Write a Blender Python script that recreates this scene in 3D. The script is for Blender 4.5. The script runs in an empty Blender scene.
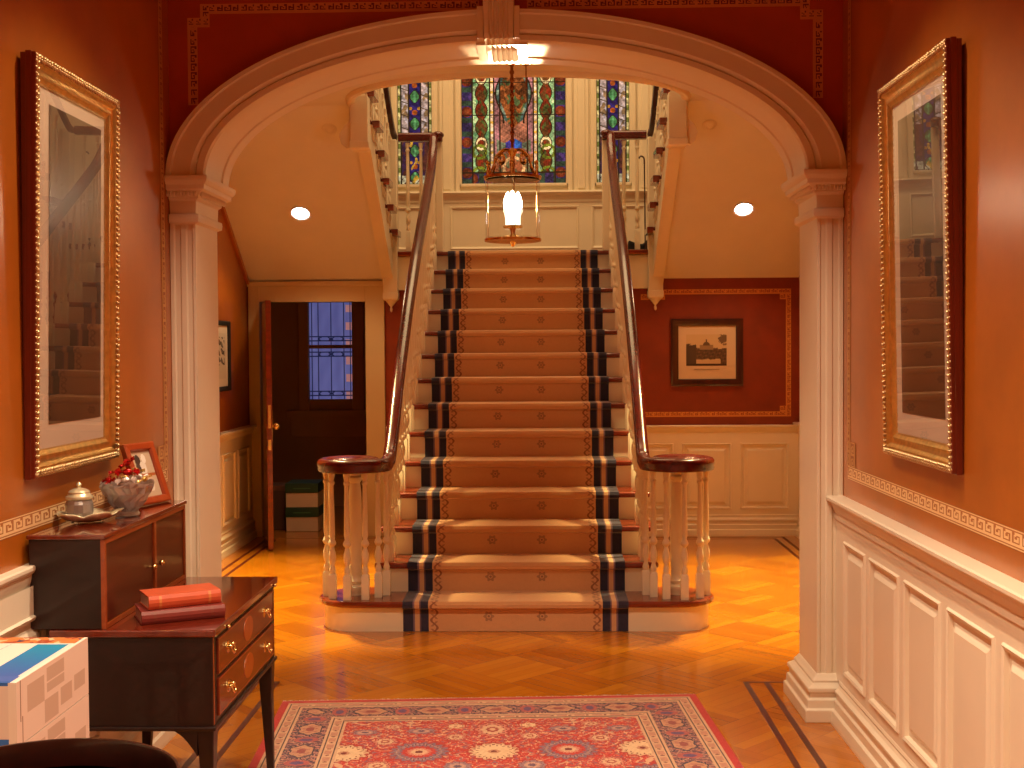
import bpy, bmesh, math, random
import numpy as np
from mathutils import Vector, Matrix

random.seed(7)
RNG = np.random.default_rng(11)
SC = bpy.context.scene
COL = SC.collection
PI = math.pi

# ------------------------------------------------------------------ helpers
def lin(c):
    c = np.asarray(c, float) / 255.0
    return np.where(c <= .04045, c / 12.92, ((c + .055) / 1.055) ** 2.4)

def rgb(r, g, b):
    return tuple(lin((r, g, b))) + (1.0,)

class MB:
    """collects faces, then links them as one mesh object"""
    def __init__(s):
        s.v, s.f, s.uv, s.col = [], [], None, None
    def add(s, vs, fs):
        b = len(s.v)
        s.v += [tuple(map(float, p)) for p in vs]
        s.f += [[i + b for i in q] for q in fs]
        return s
    def box(s, x0, x1, y0, y1, z0, z1):
        return s.add([(x0, y0, z0), (x1, y0, z0), (x1, y1, z0), (x0, y1, z0), (x0, y0, z1), (x1, y0, z1), (x1, y1, z1), (x0, y1, z1)],
                     [(0, 3, 2, 1), (4, 5, 6, 7), (0, 1, 5, 4), (1, 2, 6, 5), (2, 3, 7, 6), (3, 0, 4, 7)])
    def prism(s, poly, a0, a1, axis='z'):
        n = len(poly)
        def P(p, a):
            return {'z': (p[0], p[1], a), 'y': (p[0], a, p[1]), 'x': (a, p[0], p[1])}[axis]
        vs = [P(p, a0) for p in poly] + [P(p, a1) for p in poly]
        return s.add(vs, [list(range(n))[::-1], list(range(n, 2 * n))] + [(i, (i + 1) % n, n + (i + 1) % n, n + i) for i in range(n)])
    def lathe(s, prof, c=(0, 0, 0), seg=20, sx=1.0, sy=1.0):
        vs, fs, m = [], [], len(prof)
        for k in range(seg):
            a = 2 * PI * k / seg
            for r, z in prof:
                vs.append((c[0] + r * sx * math.cos(a), c[1] + r * sy * math.sin(a), c[2] + z))
        for k in range(seg):
            k2 = (k + 1) % seg
            for j in range(m - 1):
                fs.append((k * m + j, k2 * m + j, k2 * m + j + 1, k * m + j + 1))
        if prof[0][0] > 1e-5: fs.append([k * m for k in range(seg)][::-1])
        if prof[-1][0] > 1e-5: fs.append([k * m + m - 1 for k in range(seg)])
        return s.add(vs, fs)
    def ell(s, c, r, seg=12, rings=8, rot=None):
        vs, fs = [], []
        for j in range(rings + 1):
            t = PI * j / rings
            for k in range(seg):
                a = 2 * PI * k / seg
                p = Vector((r[0] * math.sin(t) * math.cos(a), r[1] * math.sin(t) * math.sin(a), r[2] * math.cos(t)))
                if rot is not None: p = rot @ p
                vs.append(tuple(Vector(c) + p))
        for j in range(rings):
            for k in range(seg):
                k2 = (k + 1) % seg
                fs.append((j * seg + k, (j + 1) * seg + k, (j + 1) * seg + k2, j * seg + k2))
        return s.add(vs, fs)
    def sweep(s, prof, path, up=(0, 0, 1), cap=True, scale=None, closed=False):
        """prof: closed list of (side, up) offsets; path: points"""
        path = [Vector(p) for p in path]
        n, m = len(path), len(prof)
        vs, fs, S0 = [], [], None
        for i, p in enumerate(path):
            if closed: T = path[(i + 1) % n] - path[i - 1]
            else: T = path[min(i + 1, n - 1)] - path[max(i - 1, 0)]
            T.normalize()
            S = T.cross(Vector(up))
            if S.length < .12 and S0 is not None:
                S = S0 - T * S0.dot(T)
            elif S.length < 1e-4:
                S = Vector((1, 0, 0))
            S.normalize()
            if S0 is not None and S.dot(S0) < -.5: S = -S
            S0 = S
            U = S.cross(T)
            k = 1 if scale is None else scale[i]
            for a, b in prof:
                vs.append(tuple(p + S * a * k + U * b * k))
        for i in range(n if closed else n - 1):
            i2 = (i + 1) % n
            for j in range(m):
                j2 = (j + 1) % m
                fs.append((i * m + j, i * m + j2, i2 * m + j2, i2 * m + j))
        if cap and not closed:
            fs.append(list(range(m))[::-1])
            fs.append([(n - 1) * m + j for j in range(m)])
        return s.add(vs, fs)
    def tube(s, path, r, seg=8, scale=None, closed=False):
        return s.sweep([(r * math.cos(2 * PI * k / seg), r * math.sin(2 * PI * k / seg)) for k in range(seg)], path, scale=scale, closed=closed)
    def mould(s, prof, p0, p1, n):
        """extrude a (depth, z) profile from p0 to p1 (x, y); n = outward direction"""
        m = len(prof)
        vs = [(p[0] + n[0] * d, p[1] + n[1] * d, z) for p in (p0, p1) for d, z in prof]
        return s.add(vs, [list(range(m)), list(range(m, 2 * m))[::-1]] + [(j, (j + 1) % m, m + (j + 1) % m, m + j) for j in range(m)])
    def stack(s, levels):
        """loft of rectangles: (z, x0, x1, y0, y1)"""
        vs, fs = [], []
        for z, x0, x1, y0, y1 in levels:
            vs += [(x0, y0, z), (x1, y0, z), (x1, y1, z), (x0, y1, z)]
        n = len(levels)
        for i in range(n - 1):
            for k in range(4):
                k2 = (k + 1) % 4
                fs.append((i * 4 + k, i * 4 + k2, i * 4 + 4 + k2, i * 4 + 4 + k))
        fs += [(3, 2, 1, 0), tuple((n - 1) * 4 + k for k in range(4))]
        return s.add(vs, fs)
    def panels(s, u0, u1, v0, v1, rects, f, loops=((0, 0), (.006, .008), (.016, .004), (.02, -.010), (.04, -.010), (.062, .002))):
        us = sorted({u0, u1} | {a for r in rects for a in r[:2]})
        vv = sorted({v0, v1} | {a for r in rects for a in r[2:]})
        for a, b in zip(us, us[1:]):
            for c, d in zip(vv, vv[1:]):
                mu, mv = (a + b) / 2, (c + d) / 2
                if any(r[0] < mu < r[1] and r[2] < mv < r[3] for r in rects): continue
                s.add([f(a, c, 0), f(b, c, 0), f(b, d, 0), f(a, d, 0)], [(0, 1, 2, 3)])
        for r in rects:
            prev = None
            for ins, dep in loops:
                q = [f(r[0] + ins, r[2] + ins, dep), f(r[1] - ins, r[2] + ins, dep), f(r[1] - ins, r[3] - ins, dep), f(r[0] + ins, r[3] - ins, dep)]
                if prev is not None:
                    s.add(prev + q, [(k, (k + 1) % 4, 4 + (k + 1) % 4, 4 + k) for k in range(4)])
                prev = q
            s.add(prev, [(0, 1, 2, 3)])
        return s
    def build(s, name, mat=None, parent=None, bev=0, smooth=None, local=False, recalc=True, label=None, solid=None, seg=2):
        me = bpy.data.meshes.new(name)
        off = Vector((0, 0, 0))
        if parent is not None and not local:
            q = parent
            while q is not None:
                off += q.location
                q = q.parent
        me.from_pydata([tuple(Vector(p) - off) for p in s.v], [], s.f)
        if recalc:
            bm = bmesh.new(); bm.from_mesh(me)
            bmesh.ops.recalc_face_normals(bm, faces=bm.faces)
            bm.to_mesh(me); bm.free()
        me.update()
        if smooth:
            me.polygons.foreach_set('use_smooth', [True] * len(me.polygons))
            me.set_sharp_from_angle(angle=math.radians(smooth))
        if mat is not None: me.materials.append(mat)
        o = bpy.data.objects.new(name, me)
        COL.objects.link(o)
        if parent is not None: o.parent = parent
        if bev:
            b = o.modifiers.new('b', 'BEVEL'); b.width = bev; b.segments = seg; b.limit_method = 'ANGLE'; b.angle_limit = math.radians(40)
        if solid:
            b = o.modifiers.new('s', 'SOLIDIFY'); b.thickness = solid; b.offset = 0
        if label: o['label'] = label
        return o

def thing(name, label, cat, loc=(0, 0, 0), rotz=0, group=None, kind=None):
    o = bpy.data.objects.new(name, None)
    o.empty_display_size = .05
    COL.objects.link(o)
    o.location = loc
    o.rotation_euler = (0, 0, rotz)
    o['label'] = label; o['category'] = cat
    if group: o['group'] = group
    if kind: o['kind'] = kind
    return o

def tag(o, label, cat, group=None, kind=None):
    o['label'] = label; o['category'] = cat
    if group: o['group'] = group
    if kind: o['kind'] = kind
    return o

def struct(o, label=None, cat=None):
    o['kind'] = 'structure'
    if label: o['label'] = label
    if cat: o['category'] = cat
    return o

def dup(root, loc, rotz=None, label=None, group=None):
    r = root.copy(); COL.objects.link(r); r.location = loc
    if rotz is not None: r.rotation_euler = (0, 0, rotz)
    if label: r['label'] = label
    if group: r['group'] = group
    for ch in list(root.children):
        c = ch.copy(); COL.objects.link(c); c.parent = r
        for g in ch.children:
            d = g.copy(); COL.objects.link(d); d.parent = c
    return r

def smoothpath(pts, n=8):
    pts = [np.array(p, float) for p in pts]
    P = [2 * pts[0] - pts[1]] + pts + [2 * pts[-1] - pts[-2]]
    out = []
    for i in range(1, len(P) - 2):
        for k in range(n):
            t = k / n
            a, b, c, d = P[i - 1], P[i], P[i + 1], P[i + 2]
            out.append(.5 * ((2 * b) + (c - a) * t + (2 * a - 5 * b + 4 * c - d) * t * t + (3 * b - a - 3 * c + d) * t ** 3))
    out.append(pts[-1])
    return [tuple(p) for p in out]

# ---------------------------------------------------------------- materials
class G:
    """small node-graph builder"""
    def __init__(s, name, rough=.5, metal=0, coat=0, spec=.5, coat_rough=.05):
        s.m = bpy.data.materials.new(name); s.m.use_nodes = True
        s.t = s.m.node_tree
        s.b = s.t.nodes['Principled BSDF']; s.out = s.t.nodes['Material Output']
        s.b.inputs['Roughness'].default_value = rough
        s.b.inputs['Metallic'].default_value = metal
        s.b.inputs['Coat Weight'].default_value = coat
        s.b.inputs['Coat Roughness'].default_value = coat_rough
        s.b.inputs['Specular IOR Level'].default_value = spec
    def n(s, t, **kw):
        x = s.t.nodes.new(t)
        for k, v in kw.items(): setattr(x, k, v)
        return x
    def put(s, sock, v):
        if hasattr(v, 'is_output') or isinstance(v, bpy.types.NodeSocket): s.t.links.new(v, sock)
        else: sock.default_value = v
    def M(s, op, a, b=None, c=None):
        x = s.n('ShaderNodeMath', operation=op)
        for i, v in enumerate((a, b, c)):
            if v is not None: s.put(x.inputs[i], v)
        return x.outputs[0]
    def mix(s, f, a, b, blend='MIX'):
        x = s.n('ShaderNodeMix', data_type='RGBA', blend_type=blend)
        s.put(x.inputs[0], f); s.put(x.inputs[6], a); s.put(x.inputs[7], b)
        return x.outputs[2]
    def coords(s, kind='Object'):
        return s.n('ShaderNodeTexCoord').outputs[kind]
    def mapping(s, v, scale=(1, 1, 1), rot=(0, 0, 0)):
        x = s.n('ShaderNodeMapping'); s.put(x.inputs[0], v)
        x.inputs['Scale'].default_value = scale; x.inputs['Rotation'].default_value = rot
        return x.outputs[0]
    def noise(s, v, scale=5, detail=4, rough=.5, dist=0):
        x = s.n('ShaderNodeTexNoise'); s.put(x.inputs['Vector'], v)
        x.inputs['Scale'].default_value = scale; x.inputs['Detail'].default_value = detail
        x.inputs['Roughness'].default_value = rough; x.inputs['Distortion'].default_value = dist
        return x.outputs[0]
    def ramp(s, f, stops):
        x = s.n('ShaderNodeValToRGB'); s.put(x.inputs[0], f)
        e = x.color_ramp.elements
        while len(e) < len(stops): e.new(.5)
        for k, (p, c) in enumerate(stops):
            e[k].position = p; e[k].color = c if len(c) == 4 else tuple(c) + (1,)
        return x.outputs[0]
    def xyz(s, v):
        x = s.n('ShaderNodeSeparateXYZ'); s.put(x.inputs[0], v)
        return x.outputs
    def comb(s, x, y, z=0.0):
        c = s.n('ShaderNodeCombineXYZ')
        for i, v in enumerate((x, y, z)): s.put(c.inputs[i], v)
        return c.outputs[0]
    def color(s, c): s.put(s.b.inputs['Base Color'], c); return s
    def bump(s, h, strength=.2, dist=.01):
        x = s.n('ShaderNodeBump'); x.inputs['Strength'].default_value = strength; x.inputs['Distance'].default_value = dist
        s.put(x.inputs['Height'], h); s.t.links.new(x.outputs[0], s.b.inputs['Normal']); return s

def paint(name, c, rough=.45, var=.06, scale=3, bump=.03, coat=0, cr=.3):
    g = G(name, rough, coat=coat, coat_rough=cr)
    c = np.array(c[:3])
    v = g.noise(g.coords(), scale, 5, .6)
    g.color(g.ramp(v, [(.25, tuple(c * (1 - var))), (.75, tuple(np.minimum(c * (1 + var), 1)))]))
    if bump: g.bump(g.noise(g.coords(), 90, 2), bump, .003)
    return g.m

def wood(name, c1, c2, axis=1, rough=.3, coat=.6, scale=9, stretch=14):
    g = G(name, rough, coat=coat)
    sc = [stretch, stretch, stretch]; sc[axis] = 1.0
    v = g.mapping(g.coords(), tuple(sc))
    n = g.noise(v, scale / 6, 6, .6, 1.2)
    g.color(g.ramp(n, [(.3, c1), (.7, c2)]))
    g.bump(n, .04, .002)
    return g.m

def metal(name, c, rough=.2):
    g = G(name, rough, metal=1)
    g.color(g.ramp(g.noise(g.coords(), 40, 3), [(.3, tuple(np.array(c[:3]) * .75)), (.7, c)]))
    return g.m

def attr_mat(name, rough=.5, emit=0, coat=0, fuzz=0, cr=.05):
    g = G(name, rough, coat=coat, coat_rough=cr)
    a = g.n('ShaderNodeAttribute'); a.attribute_name = 'Col'
    c = a.outputs['Color']
    g.color(c)
    if emit:
        g.put(g.b.inputs['Emission Color'], c); g.b.inputs['Emission Strength'].default_value = emit
    if fuzz:
        g.b.inputs['Sheen Weight'].default_value = .3
        g.bump(g.noise(g.coords(), 400, 2), fuzz, .004)
    return g.m

def emis(name, c, st):
    g = G(name)
    g.color(c); g.put(g.b.inputs['Emission Color'], c); g.b.inputs['Emission Strength'].default_value = st
    return g.m

def glass(name, tint=(1, 1, 1, 1), rough=0.0, ior=1.5, thin=None):
    m = bpy.data.materials.new(name); m.use_nodes = True
    t = m.node_tree; t.nodes.clear()
    o = t.nodes.new('ShaderNodeOutputMaterial')
    if thin is None:
        b = t.nodes.new('ShaderNodeBsdfGlass'); b.inputs['Color'].default_value = tint; b.inputs['Roughness'].default_value = rough; b.inputs['IOR'].default_value = ior
        t.links.new(b.outputs[0], o.inputs[0])
    else:
        f = t.nodes.new('ShaderNodeLayerWeight'); f.inputs['Blend'].default_value = .5
        pw = t.nodes.new('ShaderNodeMath'); pw.operation = 'POWER'; pw.inputs[1].default_value = 5
        t.links.new(f.outputs['Facing'], pw.inputs[0])
        k = t.nodes.new('ShaderNodeMath'); k.operation = 'MULTIPLY_ADD'; k.inputs[1].default_value = thin[0]; k.inputs[2].default_value = thin[1]; k.use_clamp = True
        t.links.new(pw.outputs[0], k.inputs[0])
        a = t.nodes.new('ShaderNodeBsdfTransparent'); a.inputs[0].default_value = tint
        b = t.nodes.new('ShaderNodeBsdfGlossy'); b.inputs['Roughness'].default_value = rough
        x = t.nodes.new('ShaderNodeMixShader')
        t.links.new(k.outputs[0], x.inputs[0]); t.links.new(a.outputs[0], x.inputs[1]); t.links.new(b.outputs[0], x.inputs[2])
        t.links.new(x.outputs[0], o.inputs[0])
    return m

CREAM = paint('cream_paint', (.80, .70, .56), .35, .04)
CREAM2 = paint('stair_cream_paint', (.80, .70, .52), .4, .04)
SOFFIT = paint('soffit_plaster', (.76, .70, .62), .6, .04)
CEIL = paint('ceiling_plaster', (.70, .52, .38), .6, .04)
OCHRE = paint('ochre_glazed_wall', (.41, .105, .002), .5, .22, 2.2, coat=1, cr=.27)
RED = paint('brick_red_glazed_wall', (.22, .024, .002), .5, .18, 5)
SPAN = paint('deep_red_glazed_wall', (.42, .052, .005), .5, .15, 5)
MAHOG = wood('polished_mahogany', rgb(66, 3, 2), rgb(96, 9, 4), 1, .26, .25)
TREADW = wood('tread_mahogany', rgb(92, 26, 10), rgb(136, 48, 18), 0, .25, .6)
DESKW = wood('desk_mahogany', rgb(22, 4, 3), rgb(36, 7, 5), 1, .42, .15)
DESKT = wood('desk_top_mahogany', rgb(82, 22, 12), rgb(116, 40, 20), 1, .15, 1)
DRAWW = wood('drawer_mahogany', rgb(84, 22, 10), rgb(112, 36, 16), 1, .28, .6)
DOORW = wood('cupboard_door_mahogany', rgb(58, 14, 8), rgb(82, 24, 12), 1, .3, .4)
INLAY = wood('satinwood_inlay', rgb(132, 56, 22), rgb(156, 74, 30), 1, .3, .5)
OVAL = wood('oval_veneer', rgb(150, 66, 26), rgb(176, 88, 36), 2, .3, .5)
DARKW = wood('dark_wood', rgb(46, 16, 10), rgb(70, 26, 14), 2, .3, .5)
BRASS = metal('polished_brass', (.95, .68, .28, 1), .22)
GOLD = metal('gilt', (.86, .55, .18, 1), .36)
GOLDC = metal('carved_gilt', (.62, .44, .24, 1), .42)
GOLDD = metal('antique_gilt', (.50, .33, .14, 1), .5)
SILVER = metal('silver', (1.0, .90, .62, 1), .3)
SILVER.node_tree.nodes['Principled BSDF'].inputs['Metallic'].default_value = .55
SILVER.node_tree.nodes['Principled BSDF'].inputs['Coat Weight'].default_value = .8
BLACK = paint('black_cloth', (.012, .012, .014), .7, .1)
GLASSM = glass('clear_glass', thin=(.7, .05), ior=1.5)
PICGLASS = glass('picture_glass', thin=(1.7, .09), rough=.004)
def crystal():
    m = glass('cut_crystal', (1, .98, .97, 1), .02, 1.5)
    t = m.node_tree; o = [n for n in t.nodes if n.type == 'OUTPUT_MATERIAL'][0]; g_ = [n for n in t.nodes if n.type == 'BSDF_GLASS'][0]
    p = t.nodes.new('ShaderNodeBsdfPrincipled'); p.inputs['Base Color'].default_value = (.9, .82, .8, 1); p.inputs['Roughness'].default_value = .16; p.inputs['Metallic'].default_value = .5; p.inputs['Coat Weight'].default_value = 1
    tr = t.nodes.new('ShaderNodeBsdfTranslucent'); tr.inputs[0].default_value = (1, .93, .9, 1)
    y = t.nodes.new('ShaderNodeMixShader'); y.inputs[0].default_value = .6
    t.links.new(tr.outputs[0], y.inputs[1]); t.links.new(p.outputs[0], y.inputs[2])
    x = t.nodes.new('ShaderNodeMixShader'); x.inputs[0].default_value = .5
    t.links.new(g_.outputs[0], x.inputs[1]); t.links.new(y.outputs[0], x.inputs[2]); t.links.new(x.outputs[0], o.inputs[0])
    return m
CRYSTAL = crystal()

# ------------------------------------------------------------------- camera
F, PITCH, YAW, ROLL, CAMZ, CAMX = 1204.93, .0289, .0248, -.0065, 1.563, .1535
def ray(px, py):
    u, v = px - 512, py - 384
    c, s = math.cos(ROLL), math.sin(ROLL)
    u, v = u * c + v * s, -u * s + v * c
    X, Z = u / F, -v / F
    Y = math.cos(PITCH) + Z * math.sin(PITCH); z = Z * math.cos(PITCH) - math.sin(PITCH)
    return Vector((X * math.cos(YAW) - Y * math.sin(YAW), X * math.sin(YAW) + Y * math.cos(YAW), z))
cam = bpy.data.cameras.new('camera')
cam.sensor_width = 36; cam.lens = 36 * F / 1024; cam.clip_start = .05; cam.clip_end = 60
co = bpy.data.objects.new('camera', cam); COL.objects.link(co)
fw = ray(512, 384)
rt = (ray(612, 384) - fw).normalized()
upv = (ray(512, 284) - fw).normalized()
fw = fw.normalized()
R = Matrix((rt, upv, -fw)).transposed().to_4x4()
co.matrix_world = Matrix.Translation((CAMX, 0, CAMZ)) @ R
SC.camera = co

# ---------------------------------------------------------------- constants
RS, TR, D0 = .17, .2655, 6.6275            # riser, run, front of the first riser
def yr(i): return D0 + (i - 1) * TR       # riser face of step i
YB, YW = 10.06, 11.2                       # back wall / landing edge, window wall
ZL = 14 * RS                               # landing
XH = 1.412                                 # hall half width
XS = 2.31                                  # stair hall half width
ZC, ZC2 = 3.90, 3.27                       # ceilings
YA0, YA1 = 5.08, 5.40                      # arch wall
SPR = 2.292                                # arch spring

# --------------------------------------------------- colour grids (patterns)
def art(name, nu, nv, fn, place, mat, parent=None, label=None, local=False):
    """a fine grid of cells; fn(U, V) in 0..1 gives sRGB per cell; place(u, v) gives the point"""
    us, vs = np.linspace(0, 1, nu + 1), np.linspace(0, 1, nv + 1)
    verts = [place(u, v) for v in vs for u in us]
    faces = [(j * (nu + 1) + i, j * (nu + 1) + i + 1, (j + 1) * (nu + 1) + i + 1, (j + 1) * (nu + 1) + i) for j in range(nv) for i in range(nu)]
    b = MB(); b.v = verts; b.f = [list(f) for f in faces]
    o = b.build(name, mat, parent, recalc=False, label=label, local=local)
    uc, vc = (us[:-1] + us[1:]) / 2, (vs[:-1] + vs[1:]) / 2
    U, V = np.meshgrid(uc, vc)
    c = np.clip(fn(U, V), 0, 255)
    c = lin(c).reshape(-1, 3)
    c = np.repeat(c, 4, axis=0)
    c = np.concatenate([c, np.ones((len(c), 1))], 1)
    a = o.data.color_attributes.new('Col', 'FLOAT_COLOR', 'CORNER')
    a.data.foreach_set('color', c.astype(np.float32).ravel())
    return o

def canvas(U, c):
    return np.ones(U.shape + (3,)) * np.array(c, float)
def fill(img, mask, c):
    img[mask] = c
    return img
def blur_noise(U, V, fu, fv, seed):
    r = np.random.default_rng(seed)
    out = np.zeros_like(U)
    for k in range(6):
        a, b, p = r.normal() * fu, r.normal() * fv, r.random() * 6.28
        out += np.sin(U * a + V * b + p)
    return out / 6

KEY = ["11111111", "10000001", "10111101", "10100101", "10001101", "11111001"]
def keypat(u, v, base, ink):
    """greek key band: u in cells, v 0..1"""
    img = np.ones(u.shape + (3,)) * np.array(base, float)
    K = np.array([[int(ch) for ch in r] for r in KEY])
    iu = (np.mod(u, 1) * 8).astype(int) % 8
    iv = np.clip(((v - .14) / .72 * 6).astype(int), 0, 5)
    m = (K[iv, iu] > 0) & (v > .14) & (v < .86)
    m |= (v < .09) | (v > .91)
    img[m] = ink
    return img
STENCIL = attr_mat('stencilled_paint', .5)

# ===================================================================== FLOOR
def floor_mat():
    g = G('oak_parquet', .22, coat=.55, coat_rough=.12)
    x, y, z = g.xyz(g.coords())
    S, W = .36, .06
    u = g.M('DIVIDE', g.M('ADD', x, y), S * 1.41421)
    v = g.M('DIVIDE', g.M('SUBTRACT', x, y), S * 1.41421)
    iu, iv = g.M('FLOOR', u), g.M('FLOOR', v)
    par = g.M('FLOORED_MODULO', g.M('ADD', iu, iv), 2.0)
    along = g.M('ADD', g.M('MULTIPLY', u, par), g.M('MULTIPLY', v, g.M('SUBTRACT', 1.0, par)))
    across = g.M('ADD', g.M('MULTIPLY', v, par), g.M('MULTIPLY', u, g.M('SUBTRACT', 1.0, par)))
    pl = g.M('FLOOR', g.M('MULTIPLY', across, S / W))
    wn = g.n('ShaderNodeTexWhiteNoise', noise_dimensions='3D')
    g.put(wn.inputs['Vector'], g.comb(iu, iv, pl))
    wc = g.n('ShaderNodeTexWhiteNoise', noise_dimensions='3D')
    g.put(wc.inputs['Vector'], g.comb(iu, iv, 3.3))
    grain = g.noise(g.comb(g.M('MULTIPLY', along, 1.2), g.M('MULTIPLY', across, 22.0), wn.outputs[0]), 3, 6, .65)
    t = g.M('ADD', g.M('ADD', g.M('MULTIPLY', wn.outputs[0], .25), g.M('MULTIPLY', wc.outputs[0], .12)), g.M('ADD', g.M('MULTIPLY', grain, .45), g.M('MULTIPLY', par, .14)))
    c = g.ramp(t, [(.2, rgb(160, 88, 12)), (.5, rgb(192, 114, 18)), (.85, rgb(216, 142, 32))])
    fr = g.M('FRACT', g.M('MULTIPLY', across, S / W))
    ed = g.M('ABSOLUTE', g.M('SUBTRACT', fr, .5))
    seam = g.M('GREATER_THAN', ed, .475)
    fa = g.M('ABSOLUTE', g.M('SUBTRACT', g.M('FRACT', along), .5))
    seam2 = g.M('GREATER_THAN', fa, .495)
    c = g.mix(g.M('MULTIPLY', g.M('MAXIMUM', seam, seam2), .35), c, rgb(90, 40, 10))
    g.color(c)
    g.bump(grain, .02, .002)
    return g.m
FLOORM = floor_mat()
struct(MB().box(-XS - .3, XS + .3, -2.1, 12.6, -.12, 0).build('floor', FLOORM), 'polished oak parquet floor laid in diagonal blocks', 'floor')
STRIP = wood('walnut_inlay', rgb(70, 18, 4), rgb(92, 28, 8), 1, .45, .12)
def inlay(name, pts):
    b = MB()
    for x0, x1, y0, y1 in pts: b.box(x0, x1, y0, y1, .0002, .0012)
    return struct(b.build(name, STRIP), 'dark inlaid border lines in the parquet', 'floor inlay')
inlay('trim_1', [(1.085, 1.110, -1, 5.62), (1.180, 1.205, -1, 5.60), (1.085, 1.30, 5.605, 5.62)])
inlay('trim_2', [(-1.115, -1.09, -1, 5.62), (-1.21, -1.185, -1, 5.60), (-1.30, -1.09, 5.605, 5.62)])
inlay('trim_3', [(-2.145, -2.12, 5.7, 9.95), (-2.065, -2.04, 5.7, 9.87), (-2.145, -1.0, 9.935, 9.95)])
inlay('trim_4', [(2.12, 2.145, 5.7, 9.95), (2.04, 2.065, 5.7, 9.87), (1.0, 2.145, 9.935, 9.95), (1.0, 2.065, 9.855, 9.87)])

# ================================================================ HALL SHELL
for s, nm in ((-1, 'left'), (1, 'right')):
    a, b = sorted((s * XH, s * (XH + .12)))
    struct(MB().box(a, b, -2.1, YA0 + .1, 0, ZC + .1).build('wall_' + nm, OCHRE), 'ochre glazed side wall of the hall', 'wall')
struct(MB().box(-XH - .1, XH + .1, -2.2, -2.1, 0, ZC + .1).build('wall_back', OCHRE), 'ochre wall behind the viewer', 'wall')
struct(MB().box(-XH - .1, XH + .1, -2.2, YA0 + .05, ZC, ZC + .1).build('ceiling', CEIL), 'plain plaster hall ceiling', 'ceiling')

RAILP = [(0, .942), (.066, .942), (.074, .938), (.074, .928), (.066, .920), (.052, .914), (.048, .900), (.04, .882), (.036, .872), (.036, .845), (0, .845)]
BASEP = [(0, 0), (.066, 0), (.066, .012), (.060, .05), (.050, .058), (.050, .092), (.043, .100), (.043, .118), (.049, .126), (.049, .136), (.036, .146), (.030, .158), (.034, .168), (.030, .178), (0, .178)]
def wainscot(tag_, side, s):
    ps = []
    y = 4.92
    b = MB()
    edges = [(4.60, 4.925), (4.168, 4.545), (3.733, 4.108), (3.290, 3.672)]
    e = 3.29
    while e > -1.8:
        edges.append((e - .057 - .38, e - .057)); e -= .437
    rects = [(a, c, .222, .772) for a, c in edges]
    b.panels(-2.1, YA0, .17, .86, rects, lambda u, v, d: (s * (1.383 - d), u, v))
    o = b.build('trim_' + tag_ + '_wainscot', CREAM)
    struct(o, 'cream painted raised-panel wainscot along the hall %s wall' % side, 'wainscot')
    b = MB().mould(RAILP if s > 0 else [(d * .5, z - .02) for d, z in RAILP], (s * XH, -2.1), (s * XH, YA0 - .02), (-s, 0))
    struct(b.build('trim_' + tag_ + '_rail', CREAM), 'cream moulded chair rail on the hall %s wall' % side, 'chair rail')
    b = MB().mould(BASEP, (s * XH, -2.1), (s * XH, 5.0), (-s, 0))
    struct(b.build('baseboard_' + side, CREAM), 'stepped cream baseboard of the hall %s wall' % side, 'baseboard')
wainscot('5', 'left', -1)
wainscot('6', 'right', 1)

INK, OBASE, RBASE = (222, 178, 128), (178, 112, 48), (120, 40, 14)
# stencilled bands on the side walls: frieze above the rail, thin upright near the arch
for s, nm in ((-1, 'left'), (1, 'right')):
    x = s * (XH - .0015)
    art('trim_7_frieze_' + nm, 900, 14, lambda U, V: keypat(U * 78, V, (168, 100, 44), (232, 196, 148)),
        lambda u, v: (x, -.2 + u * 5.18, 1.022 + v * .052), STENCIL)['kind'] = 'structure'
    art('trim_8_upright_' + nm, 8, 340, lambda U, V: keypat(V * 34, U, (150, 80, 30), (200, 150, 92)),
        lambda u, v: (x, 4.945 + u * .045, 1.074 + v * 2.1), STENCIL)['kind'] = 'structure'
    art('trim_9_corner_' + nm, 14, 20, lambda U, V: keypat(V * 2, U, (150, 80, 30), (200, 150, 92)),
        lambda u, v: (x - s * .0008, 4.86 + u * .08, 1.076 + v * .10), STENCIL)['kind'] = 'structure'

# ================================================================= ARCH WALL
def arch_pt(s_, th, da=0):
    return (1.255 + .157 * s_) * math.cos(th), SPR + (.548 + .128 * s_) * math.sin(th)
b = MB()
NX = 96
for (y, aa, bb) in ((YA0, 1.40, .66), (YA1, 1.26, .552)):
    xs = [-XH - .02] + [-aa * math.cos(PI * k / NX) for k in range(NX + 1)] + [XH + .02]
    zs = [SPR + bb * math.sqrt(max(0, 1 - (x / aa) ** 2)) if abs(x) < aa else SPR for x in xs]
    vs = [(x, y, z) for x, z in zip(xs, zs)] + [(x, y, ZC + .05) for x in xs]
    n = len(xs)
    b.add(vs, [(i, i + 1, n + i + 1, n + i) for i in range(n - 1)])
struct(b.build('wall_arch', SPAN, recalc=False), 'deep red wall above the arch', 'wall')
b = MB()
for s in (-1, 1):
    x0, x1 = sorted((s * 1.36, s * (XS + .12)))
    b = MB().box(x0, x1, YA0 + .11, YA1 + .01, 0, ZC2 + .1)
    struct(b.build('wall_pier_' + ('left' if s < 0 else 'right'), OCHRE), 'wall pier behind the pilaster', 'wall')

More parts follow.
